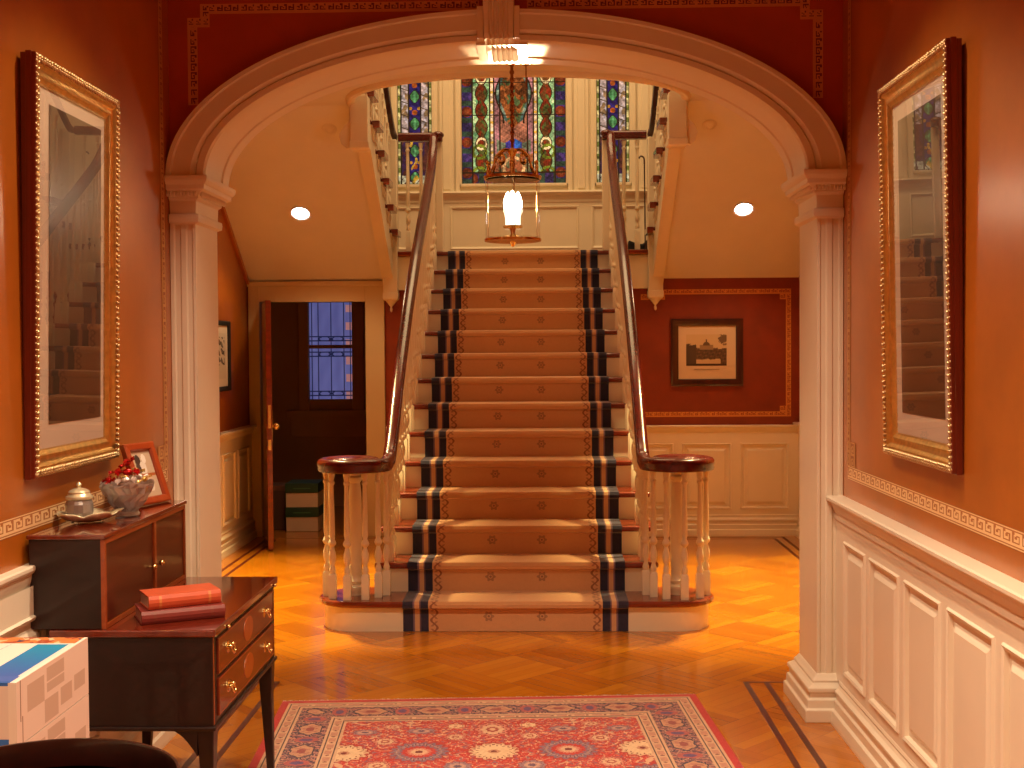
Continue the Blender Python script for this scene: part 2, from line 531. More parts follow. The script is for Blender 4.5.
prof = [(.5, 5.43), (0, 5.43), (0, 5.335), (.05, 5.33), (.05, 5.15), (0, 5.145), (0, 5.055), (.05, 5.04), (.22, 5.04), (.26, 5.05), (.30, 5.04), (.33, 5.03), (.36, 5.022), (.84, 5.022), (.88, 5.012), (1.0, 5.012), (1.0, 5.085)]
b = MB(); NT = 120
vs = []
for k in range(NT + 1):
    th = PI * k / NT
    for s_, y in prof:
        x, z = arch_pt(s_, th); vs.append((x, y, z))
m = len(prof)
b.add(vs, [(k * m + j, k * m + j + 1, (k + 1) * m + j + 1, (k + 1) * m + j) for k in range(NT) for j in range(m - 1)])
arch = struct(thing('trim_10', 'wide cream moulded elliptical arch with fluted keystone', 'arch', (0, 5.2, SPR)))
b.build('archivolt', CREAM, arch, smooth=25)
# keystone: fluted console with a returned underside
b = MB()
flute = [-.5, -.36, -.30, -.20, -.14, -.04, .02, .12, .18, .28, .34, .5]
def keyrow(w, y, z, dy=.0):
    out = []
    for i, f in enumerate(flute):
        out.append((f * w - .016, y + (.012 if i % 2 == 0 and 0 < i < 11 else 0), z))
    return out
rows = [keyrow(.128, 4.962, 3.25), keyrow(.128, 4.962, 3.012), keyrow(.122, 4.97, 2.93), keyrow(.118, 4.975, 2.86)]
lo = []
for i, f in enumerate(flute):
    lo.append((f * .118 - .016, 4.985, 2.842 - (.006 if i % 2 == 0 else 0)))
rows.append(lo)
rows.append([(f * .125 - .005, 5.12, 2.826 - (.008 if i % 2 == 0 else 0)) for i, f in enumerate(flute)])
rows.append([(f * .13 - .005, 5.30, 2.822 - (.008 if i % 2 == 0 else 0)) for i, f in enumerate(flute)])
vs = [p for r in rows for p in r]; k = len(flute)
b.add(vs, [(i * k + j, i * k + j + 1, (i + 1) * k + j + 1, (i + 1) * k + j) for i in range(len(rows) - 1) for j in range(k - 1)])
for j in (0, k - 1):
    x = [r[j] for r in rows]
    b.add(x + [(x[0][0], 5.08, 3.25), (x[-1][0], 5.30, 2.86)], [list(range(len(x))) + [len(x) + 1, len(x)]])
b.box(-.105, -.079, 4.985, 5.08, 2.842, 2.972).box(.046, .070, 4.985, 5.08, 2.842, 2.972)
b.box(-.112, .10, 5.05, 5.32, 2.828, 2.85)
b.build('keystone', CREAM, arch)

# border stencil on the spandrels
def border_strip(name, x0, x1, z0, z1, y, n, horiz, base, ink):
    L = (x1 - x0) if horiz else (z1 - z0)
    cells = max(1, round(L / .034))
    if horiz:
        o = art(name, max(8, int(L / .006)), 10, lambda U, V: keypat(U * cells, V, base, ink), lambda u, v: (x0 + u * (x1 - x0), y, z0 + v * (z1 - z0)), STENCIL)
    else:
        o = art(name, 10, max(8, int(L / .006)), lambda U, V: keypat(V * cells, U, base, ink), lambda u, v: (x0 + u * (x1 - x0), y, z0 + v * (z1 - z0)), STENCIL)
    return struct(o)
yy = YA0 - .0015
for s in (-1, 1):
    nm = 'left' if s < 0 else 'right'
    a, c = sorted((s * 1.330, s * 1.288)); border_strip('trim_11_' + nm, a, c, 2.60, 2.955, yy, 0, False, (108, 26, 8), (206, 134, 76))
    a, c = sorted((s * 1.330, s * 1.235)); border_strip('trim_12_' + nm, a, c, 2.925, 2.965, yy - .0005, 0, True, (108, 26, 8), (206, 134, 76))
    a, c = sorted((s * 1.275, s * 1.235)); border_strip('trim_13_' + nm, a, c, 2.965, 3.02, yy - .0005, 0, False, (108, 26, 8), (206, 134, 76))
    a, c = sorted((s * 1.275, s * .10)); border_strip('trim_14_' + nm, a, c, 2.980, 3.022, yy, 0, True, (108, 26, 8), (206, 134, 76))

# pilasters
def pilaster(s):
    nm = 'left' if s < 0 else 'right'
    t = struct(thing('trim_15_pilaster_' + nm, 'cream fluted pilaster carrying the arch on the %s' % nm, 'pilaster', (s * 1.36, 5.2, 0)))
    def rect(z, o, of=None):
        xi, xo = 1.302 - o, 1.41
        x0, x1 = sorted((s * xi, s * xo))
        return (z, x0, x1, 5.06 - (o if of is None else of), 5.40 + o)
    # shaft with two flutes on the front
    b = MB()
    w = .108
    front = [0, .012, .018, .036, .042, .062, .068, .088, .094, w]
    poly = []
    for i, f in enumerate(front):
        d = .006 if i in (2, 3, 6, 7) else 0
        poly.append((s * (1.302 + f), 5.06 + d))
    poly += [(s * 1.41, 5.40), (s * 1.302, 5.40)]
    b.prism(poly, .17, 2.13)
    b.build('shaft', CREAM, t)
    b = MB().stack([rect(0, .060), rect(.052, .060), rect(.058, .050), rect(.092, .048), rect(.098, .038), rect(.118, .038), rect(.124, .046), rect(.140, .046), rect(.150, .030), rect(.158, .020), rect(.166, .022), rect(.178, .012), rect(.192, .002)])
    b.build('base', CREAM, t, bev=.003)
    b = MB().stack([rect(2.098, .0), rect(2.106, .018), rect(2.124, .020), rect(2.138, .018), rect(2.142, .003), rect(2.196, .005), rect(2.206, .018), rect(2.214, .018), rect(2.232, .036), rect(2.240, .052), rect(2.258, .054), rect(2.262, .060), rect(2.274, .068), rect(2.284, .070), rect(2.294, .070)])
    b.build('capital', CREAM, t, bev=.002)
    b = MB()
    for k in range(9):      # egg and dart below the abacus
        fx = 1.29 + .118 * k / 8
        b.ell((s * fx, 5.025, 2.222), (.0062, .008, .013), 6, 5)
    for k in range(22):
        b.ell((s * 1.268, 5.04 + .36 * k / 21, 2.222), (.008, .0062, .013), 6, 5)
    b.build('capital_carving', CREAM, t, smooth=60)
pilaster(-1); pilaster(1)

# ============================================================ STAIR HALL SHELL
for s, nm in ((-1, 'left'), (1, 'right')):
    a, c = sorted((s * XS, s * (XS + .12)))
    struct(MB().box(a, c, YA1, YB + .1, 0, 3.4).build('wall_stair_' + nm, OCHRE), 'ochre side wall of the stair hall on the %s' % nm, 'wall')
    a, c = sorted((s * (XS + .0), s * (XS + .12)))
    struct(MB().box(a, c, 7.0, YW + .2, 3.4, 6.0).box(a, c, YB + .1, YW + .2, 2.2, 3.4).build('wall_upper_' + nm, CREAM2), 'cream upper stairwell wall', 'wall')
    # wainscot on the side wall
    b = MB()
    rects = [(5.50 + .45 * k, 5.50 + .45 * k + .38, .222, .772) for k in range(10)]
    b.panels(YA1, YB, .17, .86, rects, lambda u, v, d: (s * (XS - .028 - d), u, v))
    struct(b.build('trim_16_' + nm, CREAM), 'cream raised-panel wainscot of the stair hall %s wall' % nm, 'wainscot')
    struct(MB().mould(RAILP, (s * XS, YA1), (s * XS, YB), (-s, 0)).build('trim_17_' + nm, CREAM), 'cream chair rail of the stair hall %s wall' % nm, 'chair rail')
    struct(MB().mould(BASEP, (s * XS, YA1), (s * XS, YB), (-s, 0)).build('baseboard_stair_' + nm, CREAM), 'cream baseboard of the stair hall %s wall' % nm, 'baseboard')

# ceiling with a round-fronted well, sloping soffits
YF, XWL = 8.42, 1.13
b = MB()
N = 40
def well(k, g=0):
    th = PI * k / N
    return (-(XWL - g) * math.cos(th), YF - (.92 - g) * math.sin(th) ** .8)
w = [well(k) for k in range(N + 1)]
vs = [(x, y, ZC2) for x, y in w] + [(x, YA1 - .1, ZC2) for x, y in w]
b.add(vs, [(i, i + 1, N + 2 + i, N + 1 + i) for i in range(N)])
for s in (-1, 1):
    a, c = sorted((s * XWL, s * XS)); b.add([(a, YA1 - .1, ZC2), (c, YA1 - .1, ZC2), (c, YF, ZC2), (a, YF, ZC2)], [(0, 1, 2, 3)])
vs = [(x, y, ZC2) for x, y in w] + [(x, y, ZC2 + .42) for x, y in w]
b.add(vs, [(i, i + 1, N + 2 + i, N + 1 + i) for i in range(N)])
struct(b.build('ceiling_stair_hall', SOFFIT, smooth=30, recalc=False), 'stair hall ceiling with a round-fronted stair well', 'ceiling')
b = MB()
edge = [(x, y, ZC2 - .012) for x, y in [well(k, -.02) for k in range(N + 1)]]
b.sweep([(-.03, .02), (-.03, -.006), (-.018, -.016), (.0, -.02), (.018, -.014), (.03, .0), (.034, .02)], edge)
struct(b.build('trim_18', CREAM2, smooth=30), 'cream moulding round the edge of the stair well', 'moulding')
for s in (-1, 1):
    nm = 'left' if s < 0 else 'right'
    a, c = sorted((s * 1.165, s * XS))
    z0, z1 = 2.142, 2.142 + .69 * (YB - YF)
    b = MB().add([(a, YB, z0), (c, YB, z0), (c, YF, z1), (a, YF, z1), (a, YB, z0 + .06), (c, YB, z0 + .06), (c, YF, z1 + .06), (a, YF, z1 + .06)],
                 [(0, 1, 2, 3), (4, 5, 6, 7), (0, 1, 5, 4), (2, 3, 7, 6), (0, 3, 7, 4), (1, 2, 6, 5)])
    struct(b.build('ceiling_slope_' + nm, SOFFIT), 'smooth sloping plaster soffit under the %s upper flight' % nm, 'soffit')
    # slim moulding where the soffit meets the side wall
    b = MB().sweep([(-.012, -.02), (.012, -.02), (.012, .02), (-.012, .02)], [(s * (XS - .012), YB - .01, z0 - .02), (s * (XS - .012), YF, z1 - .02)])
    struct(b.build('trim_19_' + nm, OCHRE), 'thin moulding under the sloping soffit', 'moulding')

# back wall under the landing, with the doorway
b = MB()
DX0, DX1, DZ = -2.205, -1.318, 1.968
b.box(-XS - .1, DX0, YB, YB + .1, 0, 2.2).box(DX0, DX1, YB, YB + .1, DZ, 2.2).box(DX1, -.82, YB, YB + .1, 0, 2.2).box(.82, XS + .1, YB, YB + .1, 0, 2.2)
struct(b.build('wall_back_stair', RED), 'brick red back wall of the stair hall', 'wall')
b = MB()
rects = [(.84, 1.245, .222, .772), (1.315, 1.724, .222, .772), (1.798, 2.2, .222, .772)]
b.panels(.80, XS, .15, .86, rects, lambda u, v, d: (u, YB - .028 - d, v))
struct(b.build('trim_20', CREAM), 'cream panelled wainscot under the back picture', 'wainscot')
struct(MB().mould([(d * .7, z - .02) for d, z in RAILP], (.8, YB), (XS, YB), (0, -1)).build('trim_21', CREAM), 'cream chair rail on the back wall', 'chair rail')
struct(MB().mould(BASEP, (.8, YB), (XS, YB), (0, -1)).build('baseboard_back', CREAM), 'cream baseboard on the back wall', 'baseboard')
struct(MB().mould([(d * .7, z - .02) for d, z in RAILP], (-1.15, YB), (-.8, YB), (0, -1)).build('trim_22', CREAM), 'cream chair rail beside the stair', 'chair rail')
RB, RI = (142, 50, 14), (206, 132, 58)
yb = YB - .0015
border_strip('trim_23', .98, 1.18, 1.965, 2.012, yb, 0, True, RB, RI)
border_strip('trim_24', 1.14, 1.18, 2.005, 2.048, yb - .0005, 0, False, RB, RI)
border_strip('trim_25', 1.14, 2.222, 2.008, 2.050, yb - .001, 0, True, RB, RI)
border_strip('trim_26', 2.18, 2.222, .99, 2.008, yb, 0, False, RB, RI)
border_strip('trim_27', .84, 2.18, .99, 1.032, yb, 0, True, RB, RI)
border_strip('trim_28', 2.13, 2.18, 1.032, 1.078, yb - .001, 0, True, RB, RI)
border_strip('trim_29', 2.13, 2.18, 1.962, 2.008, yb - .001, 0, True, RB, RI)

# doorway: casing, open door leaf, dim room behind
d1 = struct(thing('door_1', 'dark door standing open into the stair hall with brass knob', 'door', (DX0, YB, 0)))
b = MB()
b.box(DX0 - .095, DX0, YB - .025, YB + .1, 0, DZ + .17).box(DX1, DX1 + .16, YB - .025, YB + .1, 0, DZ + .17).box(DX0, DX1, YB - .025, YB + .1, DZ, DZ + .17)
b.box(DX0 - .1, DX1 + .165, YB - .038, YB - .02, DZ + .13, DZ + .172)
b.build('door_casing', paint('shaded_casing_cream', (.60, .46, .26), .4, .04), d1, bev=.004)  # cream mixed darker, the shade on the casing is put into its colour
hx, hy, ex, ey = DX0 + .012, YB - .03, -1.985, 9.30
dirv = Vector((ex - hx, ey - hy, 0)); Ld = dirv.length; dirv.normalize(); nv = Vector((-dirv.y, dirv.x, 0))
def dl(a, c, z): return tuple(Vector((hx, hy, 0)) + dirv * a + nv * c + Vector((0, 0, z)))
def dbox(b, a0, a1, c0, c1, z0, z1):
    vs = [dl(a, c, z) for z in (z0, z1) for a, c in ((a0, c0), (a1, c0), (a1, c1), (a0, c1))]
    return b.add(vs, [(0, 3, 2, 1), (4, 5, 6, 7), (0, 1, 5, 4), (1, 2, 6, 5), (2, 3, 7, 6), (3, 0, 4, 7)])
b = dbox(MB(), 0, Ld, 0, .042, .012, 1.955)
leaf = b.build('door_leaf', TREADW, d1, bev=.003)
b = dbox(MB(), Ld - .10, Ld - .05, .042, .046, .86, 1.09)
b.build('lock_plate', BRASS, leaf)
p = dl(Ld - .07, .075, .97)
b = MB().ell(p, (.028, .028, .028), 14, 10).tube([dl(Ld - .07, .044, .97), p], .01)
b.build('knob', BRASS, leaf, smooth=60)
b = MB()
for z in (.85, 1.12): dbox(b, Ld, Ld + .002, .010, .032, z - .06 if z < 1 else z - .16, z + .02)
b.build('lock_edge_plate', BRASS, leaf)
# room behind
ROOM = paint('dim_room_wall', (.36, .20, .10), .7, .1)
b = MB()
b.box(-2.75, -2.65, YB + .1, 12.5, 0, 2.25).box(-.95, -.85, YB + .1, 12.5, 0, 2.25)
b.box(-2.75, -.85, YB + .1, 12.5, 2.2, 2.3)
b.box(-2.75, -2.17, 12.0, 12.1, 0, 2.25).box(-1.735, -.85, 12.0, 12.1, 0, 2.25).box(-2.17, -1.735, 12.0, 12.1, 0, 1.07)
struct(b.build('wall_cloakroom', ROOM), 'dim walls of the small room beyond the open door', 'wall')
WTRIM = paint('dim_window_trim', (.40, .22, .11), .6, .1)
w4 = struct(thing('window_4', 'leaded dusk-blue sash window in the small dark room', 'window', (-1.95, 12, 1.0)))
b = MB().box(-2.39, -1.56, 11.93, 12.0, .90, .965).box(-2.36, -1.60, 11.97, 12.0, .70, .90)
b.box(-2.27, -2.17, 11.955, 12.02, .965, 2.2).box(-1.735, -1.62, 11.955, 12.02, .965, 2.2)
b.build('window_frame', WTRIM, w4, bev=.004)
b = MB().box(-2.17, -1.735, 11.985, 12.03, 1.582, 1.618).box(-2.17, -1.735, 11.985, 12.03, 1.02, 1.075)
b.build('sash', WTRIM, w4)
def blue(U, V):
    img = canvas(U, (104, 106, 168))
    n = blur_noise(U, V, 9, 9, 3)
    img += n[..., None] * 14
    z = 1.07 + V * 1.13
    lead = np.zeros(U.shape, bool)
    for c in (.06, .2, .5, .8, .94): lead |= abs(U - c) < .012
    for s0, s1 in ((1.075, 1.58), (1.62, 2.14)):
        for f in (.07, .15, .85, .93): lead |= (abs(z - (s0 + (s1 - s0) * f)) < .006) & (z > s0) & (z < s1)
        for f in (.11, .89):
            for c in (.35, .65):
                r = ((U - c) / .13) ** 2 + ((z - (s0 + (s1 - s0) * f)) / .022) ** 2
                lead |= (r < 1.25) & (r > .7)
    img[(U > .84) & (np.sin(V * 41) > .2)] = (190, 130, 130)
    img[lead] = (34, 38, 74)
    return img
art('pane', 88, 190, blue, lambda u, v: (-2.17 + u * .435, 12.015, 1.07 + v * 1.13), attr_mat('leaded_dusk_glass', .2, .62), w4)
# file boxes on its floor
def file_box(z, label):
    t = thing('file_box', label, 'box', (-1.925, 10.47, z), 0.02)
    MB().box(-.138, .138, -.16, .16, 0, .155).build('box_body', paint('grey_card', (.62, .52, .44), .7), t, bev=.003, local=True)
    lid = MB().box(-.144, .144, -.166, .166, .125, .208).build('lid', paint('green_card', (.012, .06, .035), .5), t, bev=.004, local=True)
    MB().box(-.075, .075, -.1675, -.166, .16, .168).build('lettering_line', paint('green_print', (.07, .20, .10), .6), lid, local=True)
file_box(0.001, 'white file box with green lid on the floor, lower of the two stacked')
file_box(0.2105, 'white file box with green lid, upper of the two stacked in the doorway')
t = thing('storage_carton', 'dark brown carton standing left of the green-lidded file boxes', 'box', (-2.19, 10.56, 0.001))
MB().box(-.11, .10, -.14, .14, 0, .36).build('carton_body', paint('brown_card', (.10, .045, .025), .8), t, bev=.004, local=True)
MB().box(-.112, .102, -.142, .142, .34, .385).build('carton_flap', paint('brown_card_flap', (.15, .065, .04), .8), t, bev=.003, local=True)

# landing, fascia, window wall
struct(MB().box(-XS - .1, XS + .1, YB + .02, YW + .1, ZL - .18, ZL).build('floor_landing', TREADW), 'dark wooden half-landing floor', 'floor')
b = MB()
for s in (-1, 1):
    a, c = sorted((s * .80, s * 1.16)); b.box(a, c, YB - .03, YB + .02, 2.06, ZL - .045)
struct(b.build('trim_30', CREAM2, bev=.004), 'cream fascia boards under the landing edge', 'fascia')
b = MB()
for s in (-1, 1):
    a, c = sorted((s * .80, s * 1.16)); b.box(a, c, YB - .055, YB + .03, ZL - .043, ZL + .001)
struct(b.build('trim_31', TREADW, bev=.01), 'dark wooden landing nosing beside the stairs', 'nosing')
WX = [(-1.172, -.853), (-.577, .388), (.672, .974)]
WZ0, WZ1 = 3.098, 4.95
b = MB()
xs = [-XS - .1] + [v for p_ in WX for v in p_] + [XS + .1]
for i in range(0, len(xs), 2): b.box(xs[i], xs[i + 1], YW, YW + .12, 2.2, 6.0)
for p_ in WX: b.box(p_[0], p_[1], YW, YW + .12, 2.2, WZ0).box(p_[0], p_[1], YW, YW + .12, WZ1, 6.0)
struct(b.build('wall_landing', CREAM2), 'cream wall behind the landing', 'wall')
b = MB()
rects = [(-1.95, -1.42, 2.487, 2.885), (-1.30, -.80, 2.487, 2.885), (-.69, .505, 2.487, 2.885), (.62, 1.12, 2.487, 2.885), (1.24, 1.8, 2.487, 2.885)]
b.panels(-XS, XS, ZL, 2.93, rects, lambda u, v, d: (u, YW - .02 - d, v), loops=((0, 0), (.008, .008), (.02, .002), (.026, -.01), (.032, -.01)))
struct(b.build('trim_32', CREAM2), 'cream panelled dado of the landing', 'wainscot')
b = MB().mould([(0, 3.02), (.075, 3.02), (.08, 3.005), (.07, 2.99), (.045, 2.975), (.03, 2.94), (.028, 2.92), (0, 2.92)], (-XS, YW), (XS, YW), (0, -1))
struct(b.build('trim_33', CREAM2), 'cream sill moulding under the stained glass windows', 'sill')
struct(MB().mould([(0, 2.38), (.04, 2.38), (.04, 2.43), (.03, 2.45), (0, 2.45)], (-XS, YW), (XS, YW), (0, -1)).build('baseboard_landing', CREAM2), 'cream landing baseboard', 'baseboard')
b = MB()
for x0, x1 in ((-.853, -.577), (.388, .672), (-1.45, -1.172), (.974, 1.26)):
    w_ = x1 - x0
    for f0, f1, dd in ((.06, .2, .03), (.26, .74, .022), (.8, .94, .03)):
        b.box(x0 + w_ * f0, x0 + w_ * f1, YW - dd, YW + .01, 3.02, 5.0)
    b.box(x0 + w_ * .38, x0 + w_ * .62, YW - .032, YW, 3.04, 5.0)
struct(b.build('trim_34', CREAM2, bev=.005), 'cream fluted strips between the stained glass windows', 'moulding')

# --- stained glass
SG = attr_mat('stained_glass', .2, .44)  # emission stands in for dull outside light behind the glass
def seg_noise(U, V, a, b, seed):
    r = np.random.default_rng(seed).random((64, 64))
    j = .35 * np.sin(V * b * 2.1 + seed) + .3 * np.sin(U * a * 1.7 + V * b)
    return r[(V * b + .6 * np.sin(U * a * 2.3)).astype(int) % 64, np.abs(U * a + j).astype(int) % 64]
def mottle(img, U, V, a, b, seed, amt):
    n = blur_noise(U, V, a, b, seed) + .6 * blur_noise(U, V, a * 3, b * 3, seed + 1)
    return img * (1 + amt * n[..., None])
def glass_main(U, V):
    W, H = 104.0, 200.0
    x = U * W; y = V * H                   # y up from the sill
    xm = np.minimum(x, W - x)
    img = canvas(U, (186, 118, 92))
    n = seg_noise(U, V, 26, 44, 5)
    # outer blue border with red roundels
    bd = (xm < 10.5) | (y < 11)
    img[bd] = (46, 40, 92)
    img[bd & (n > .7)] = (70, 52, 120)
    along = np.where(xm < 10.5, y, x)
    ph = np.mod(along + 4, 30.5) - 15
    cc = np.where(xm < 10.5, xm - 5.2, y - 5.2)
    img[bd & (abs(ph) < 11) & (abs(ph) > 6)] = (44, 70, 60)
    img[bd & (ph ** 2 + cc ** 2 < 27)] = (108, 44, 28)
    img[bd & (ph ** 2 + cc ** 2 < 7)] = (124, 66, 38)
    # green panel with climbing ornament
    gp = (xm >= 11.5) & (xm < 28) & (y >= 12)
    img[gp] = (142, 196, 150)
    img[gp & (n > .75)] = (170, 206, 160)
    img[gp & (n < .2)] = (104, 176, 128)
    cx = xm - 19.8
    orn = abs(cx) < 2.2 + 3.4 * abs(np.sin(y * PI / 17.0 + .6))
    img[gp & orn] = (96, 62, 34)
    img[gp & orn & (n > .62)] = (120, 44, 26)
    img[gp & orn & (n < .25)] = (76, 92, 48)
    loop = (abs(np.hypot(cx, np.mod(y, 66) - 40) - 5.2) < 1.1)
    img[gp & loop] = (236, 224, 180)
    leaf = gp & (y < 44) & (abs(np.hypot(cx + 2, np.mod(y, 22) - 10) - 6.4) < 1.3)
    img[leaf] = (110, 132, 40)
    # bead line
    bl = (xm >= 28.5) & (xm < 32) & (y > 12)
    img[bl] = (232, 214, 190)
    img[bl & (np.mod(y, 10) < 2.5)] = (214, 178, 70)
    pk = (xm >= 33) & (y > 12)
    img[pk] = (164, 112, 94)
    img[pk & (xm < 38)] = (160, 116, 130)
    # shield ornament
    sx = (x - 52); sy = y - 90
    wsh = 14 + 4 * np.cos(sy / 9.0)
    sh = pk & (abs(sx) < wsh) & (sy > -34 + abs(sx) * .8)
    img[sh] = (58, 92, 96)
    sh2 = sh & (abs(sx) < wsh - 3.5)
    img[sh2] = (92, 52, 28)
    img[sh2 & (n > .7)] = (140, 84, 46)
    img[sh2 & (n < .25)] = (70, 92, 60)
    img[sh & ~sh2 & (n > .7)] = (120, 150, 140)
    cart = pk & (abs(sx) < 17) & (abs(y - 38) < 5 + 2 * np.cos(sx / 3))
    img[cart] = (110, 128, 110)
    img[cart & (abs(sx) < 8)] = (62, 60, 170)
    img[cart & (abs(sx - 4) < 3)] = (40, 96, 190)
    img[pk & (y < 30)] = (150, 90, 60)
    img[pk & (y < 30) & (n > .5)] = (104, 110, 82)
    img[pk & (y < 30) & (abs(np.hypot(sx, y - 16) - 10) < 1.5)] = (214, 180, 130)
    # leads
    lead = np.zeros(U.shape, bool)
    for c in (0, 10.8, 28.2, 32.4, 38.2): lead |= abs(xm - c) < .75
    for c in (11.4, 68.5, 101, 134, 167): lead |= abs(y - c) < .7
    lead |= gp & (abs(abs(cx) - (2.6 + 3.4 * abs(np.sin(y * PI / 17.0 + .6)))) < .5)
    lead |= pk & (abs(abs(sx) - wsh) < .8) & (sy > -30)
    img = mottle(img, U, V, 60, 110, 4, .5) * .92
    img[lead] = (38, 26, 16)
    return img
def glass_side(U, V):
    W, H = 33.0, 200.0
    x = U * W; y = V * H; xm = np.minimum(x, W - x)
    n = seg_noise(U, V, 9, 34, 8)
    img = canvas(U, (176, 168, 176))
    img[n > .7] = (196, 196, 214)
    img[n < .25] = (150, 128, 96)
    img[(abs(np.mod(y + x * .35, 13) - 6.5) < .6) & (xm > 4)] = (96, 84, 70)
    cen = abs(x - 16.5) < 5.6
    img[cen] = (40, 34, 110)
    ph = np.mod(y, 27)
    cx = abs(x - 16.5)
    img[cen & (cx < 4.6 * np.sin(np.clip(ph / 13.5, 0, 1) * PI) + .2) & (ph < 13.5)] = (64, 130, 84)
    img[cen & (cx < 1.2) & (ph < 13.5)] = (96, 176, 124)
    img[cen & ((ph - 18) ** 2 + cx ** 2 < 7)] = (160, 84, 34)
    img[cen & ((ph - 22) ** 2 + (cx - 4) ** 2 < 3)] = (196, 150, 50)
    ed = xm < 3.4
    img[ed] = (206, 206, 150)
    img[ed & (np.mod(y, 12) < 5)] = (108, 122, 58)
    low = (y < 46) & (xm > 4)
    img[low & ~cen] = (82, 46, 44)
    img[low & ~cen & (n > .6)] = (60, 40, 80)
    img[(y < 9) & (n > .35)] = (186, 196, 176)
    img[low & cen & (n > .86)] = (190, 160, 60)
    lead = (abs(xm - 3.4) < .7) | (abs(cx - 5.8) < .7) | (xm < .7) | (y < 1)
    lead |= cen & (abs(cx - 4.8 * np.sin(np.clip(ph / 13.5, 0, 1) * PI)) < .6) & (ph < 13.5)
    img = mottle(img, U, V, 24, 120, 6, .42) * .9
    img[lead] = (40, 34, 30)
    return img
for k, (p_, fn, nu) in enumerate(zip(WX, (glass_side, glass_main, glass_side), (66, 208, 66))):
    w_ = struct(thing('window_%d' % (k + 1), ('narrow stained glass window left of the central one', 'wide central stained glass window with shield ornament', 'narrow stained glass window right of the central one')[k], 'window', ((p_[0] + p_[1]) / 2, YW, WZ0)))
    art('pane', nu, 400, fn, lambda u, v: (p_[0] + u * (p_[1] - p_[0]), YW + .03, WZ0 + v * (WZ1 - WZ0)), SG, w_)
    b = MB()
    for x in (p_[0] - .03, p_[1] + .004): b.box(x, x + .026, YW - .028, YW + .03, WZ0 - .03, WZ1)
    b.box(p_[0] - .03, p_[1] + .03, YW - .028, YW + .03, WZ0 - .03, WZ0 - .004)
    b.build('window_frame', CREAM2, w_, bev=.005)

# =================================================================== STAIRCASE
st = thing('staircase', 'broad straight staircase with dark wooden treads and cream risers', 'staircase', (0, D0, 0))
def curtail(r_, xo, yc, front):
    pts = []
    for k in range(13):
        a = -PI / 2 + PI * k / 12
        pts.append((xo + r_ * math.cos(a), yc + r_ * math.sin(a)))
    left = [(-x, y) for x, y in reversed(pts)]
    return pts + left
YV, XV = 6.815, .905
MB().prism(curtail(.185, XV, YV, 0), 0, RS - .034).build('riser', CREAM2, st, smooth=30)
MB().prism(curtail(.215, XV, YV, 0), RS - .034, RS).build('tread', TREADW, st, bev=.012, seg=3)
tread = riser = None
for i in range(2, 15):
    if tread is None:
        tb = MB().box(-.815, .815, yr(i) - .028, yr(i) + TR - .001, i * RS - .034, i * RS)
        tread = tb.build('tread', TREADW, st, bev=.012, seg=3)
        riser = MB().box(-.785, .785, yr(i), yr(i) + .02, (i - 1) * RS, i * RS - .035).build('riser', CREAM2, st)
    else:
        for src in (tread, riser):
            if i == 14 and src is tread: continue
            o = src.copy(); COL.objects.link(o); o.parent = st
            o.location = (0, (i - 2) * TR, (i - 2) * RS)
MB().box(-.80, .80, yr(14) - .028, YB + .02, ZL - .034, ZL).build('tread', TREADW, st, bev=.012, seg=3)
for s in (-1, 1):
    poly = [(D0 + TR + .02, .001), (YB - .002, .001), (YB - .002, ZL - .04)]
    for i in range(13, 1, -1):
        poly += [(yr(i + 1) + .001, i * RS - .036), (yr(i) + .021, i * RS - .036)]
    a, c = sorted((s * .765, s * .785))
    MB().prism(poly, a, c, 'x').build('side_panel', CREAM2, st)

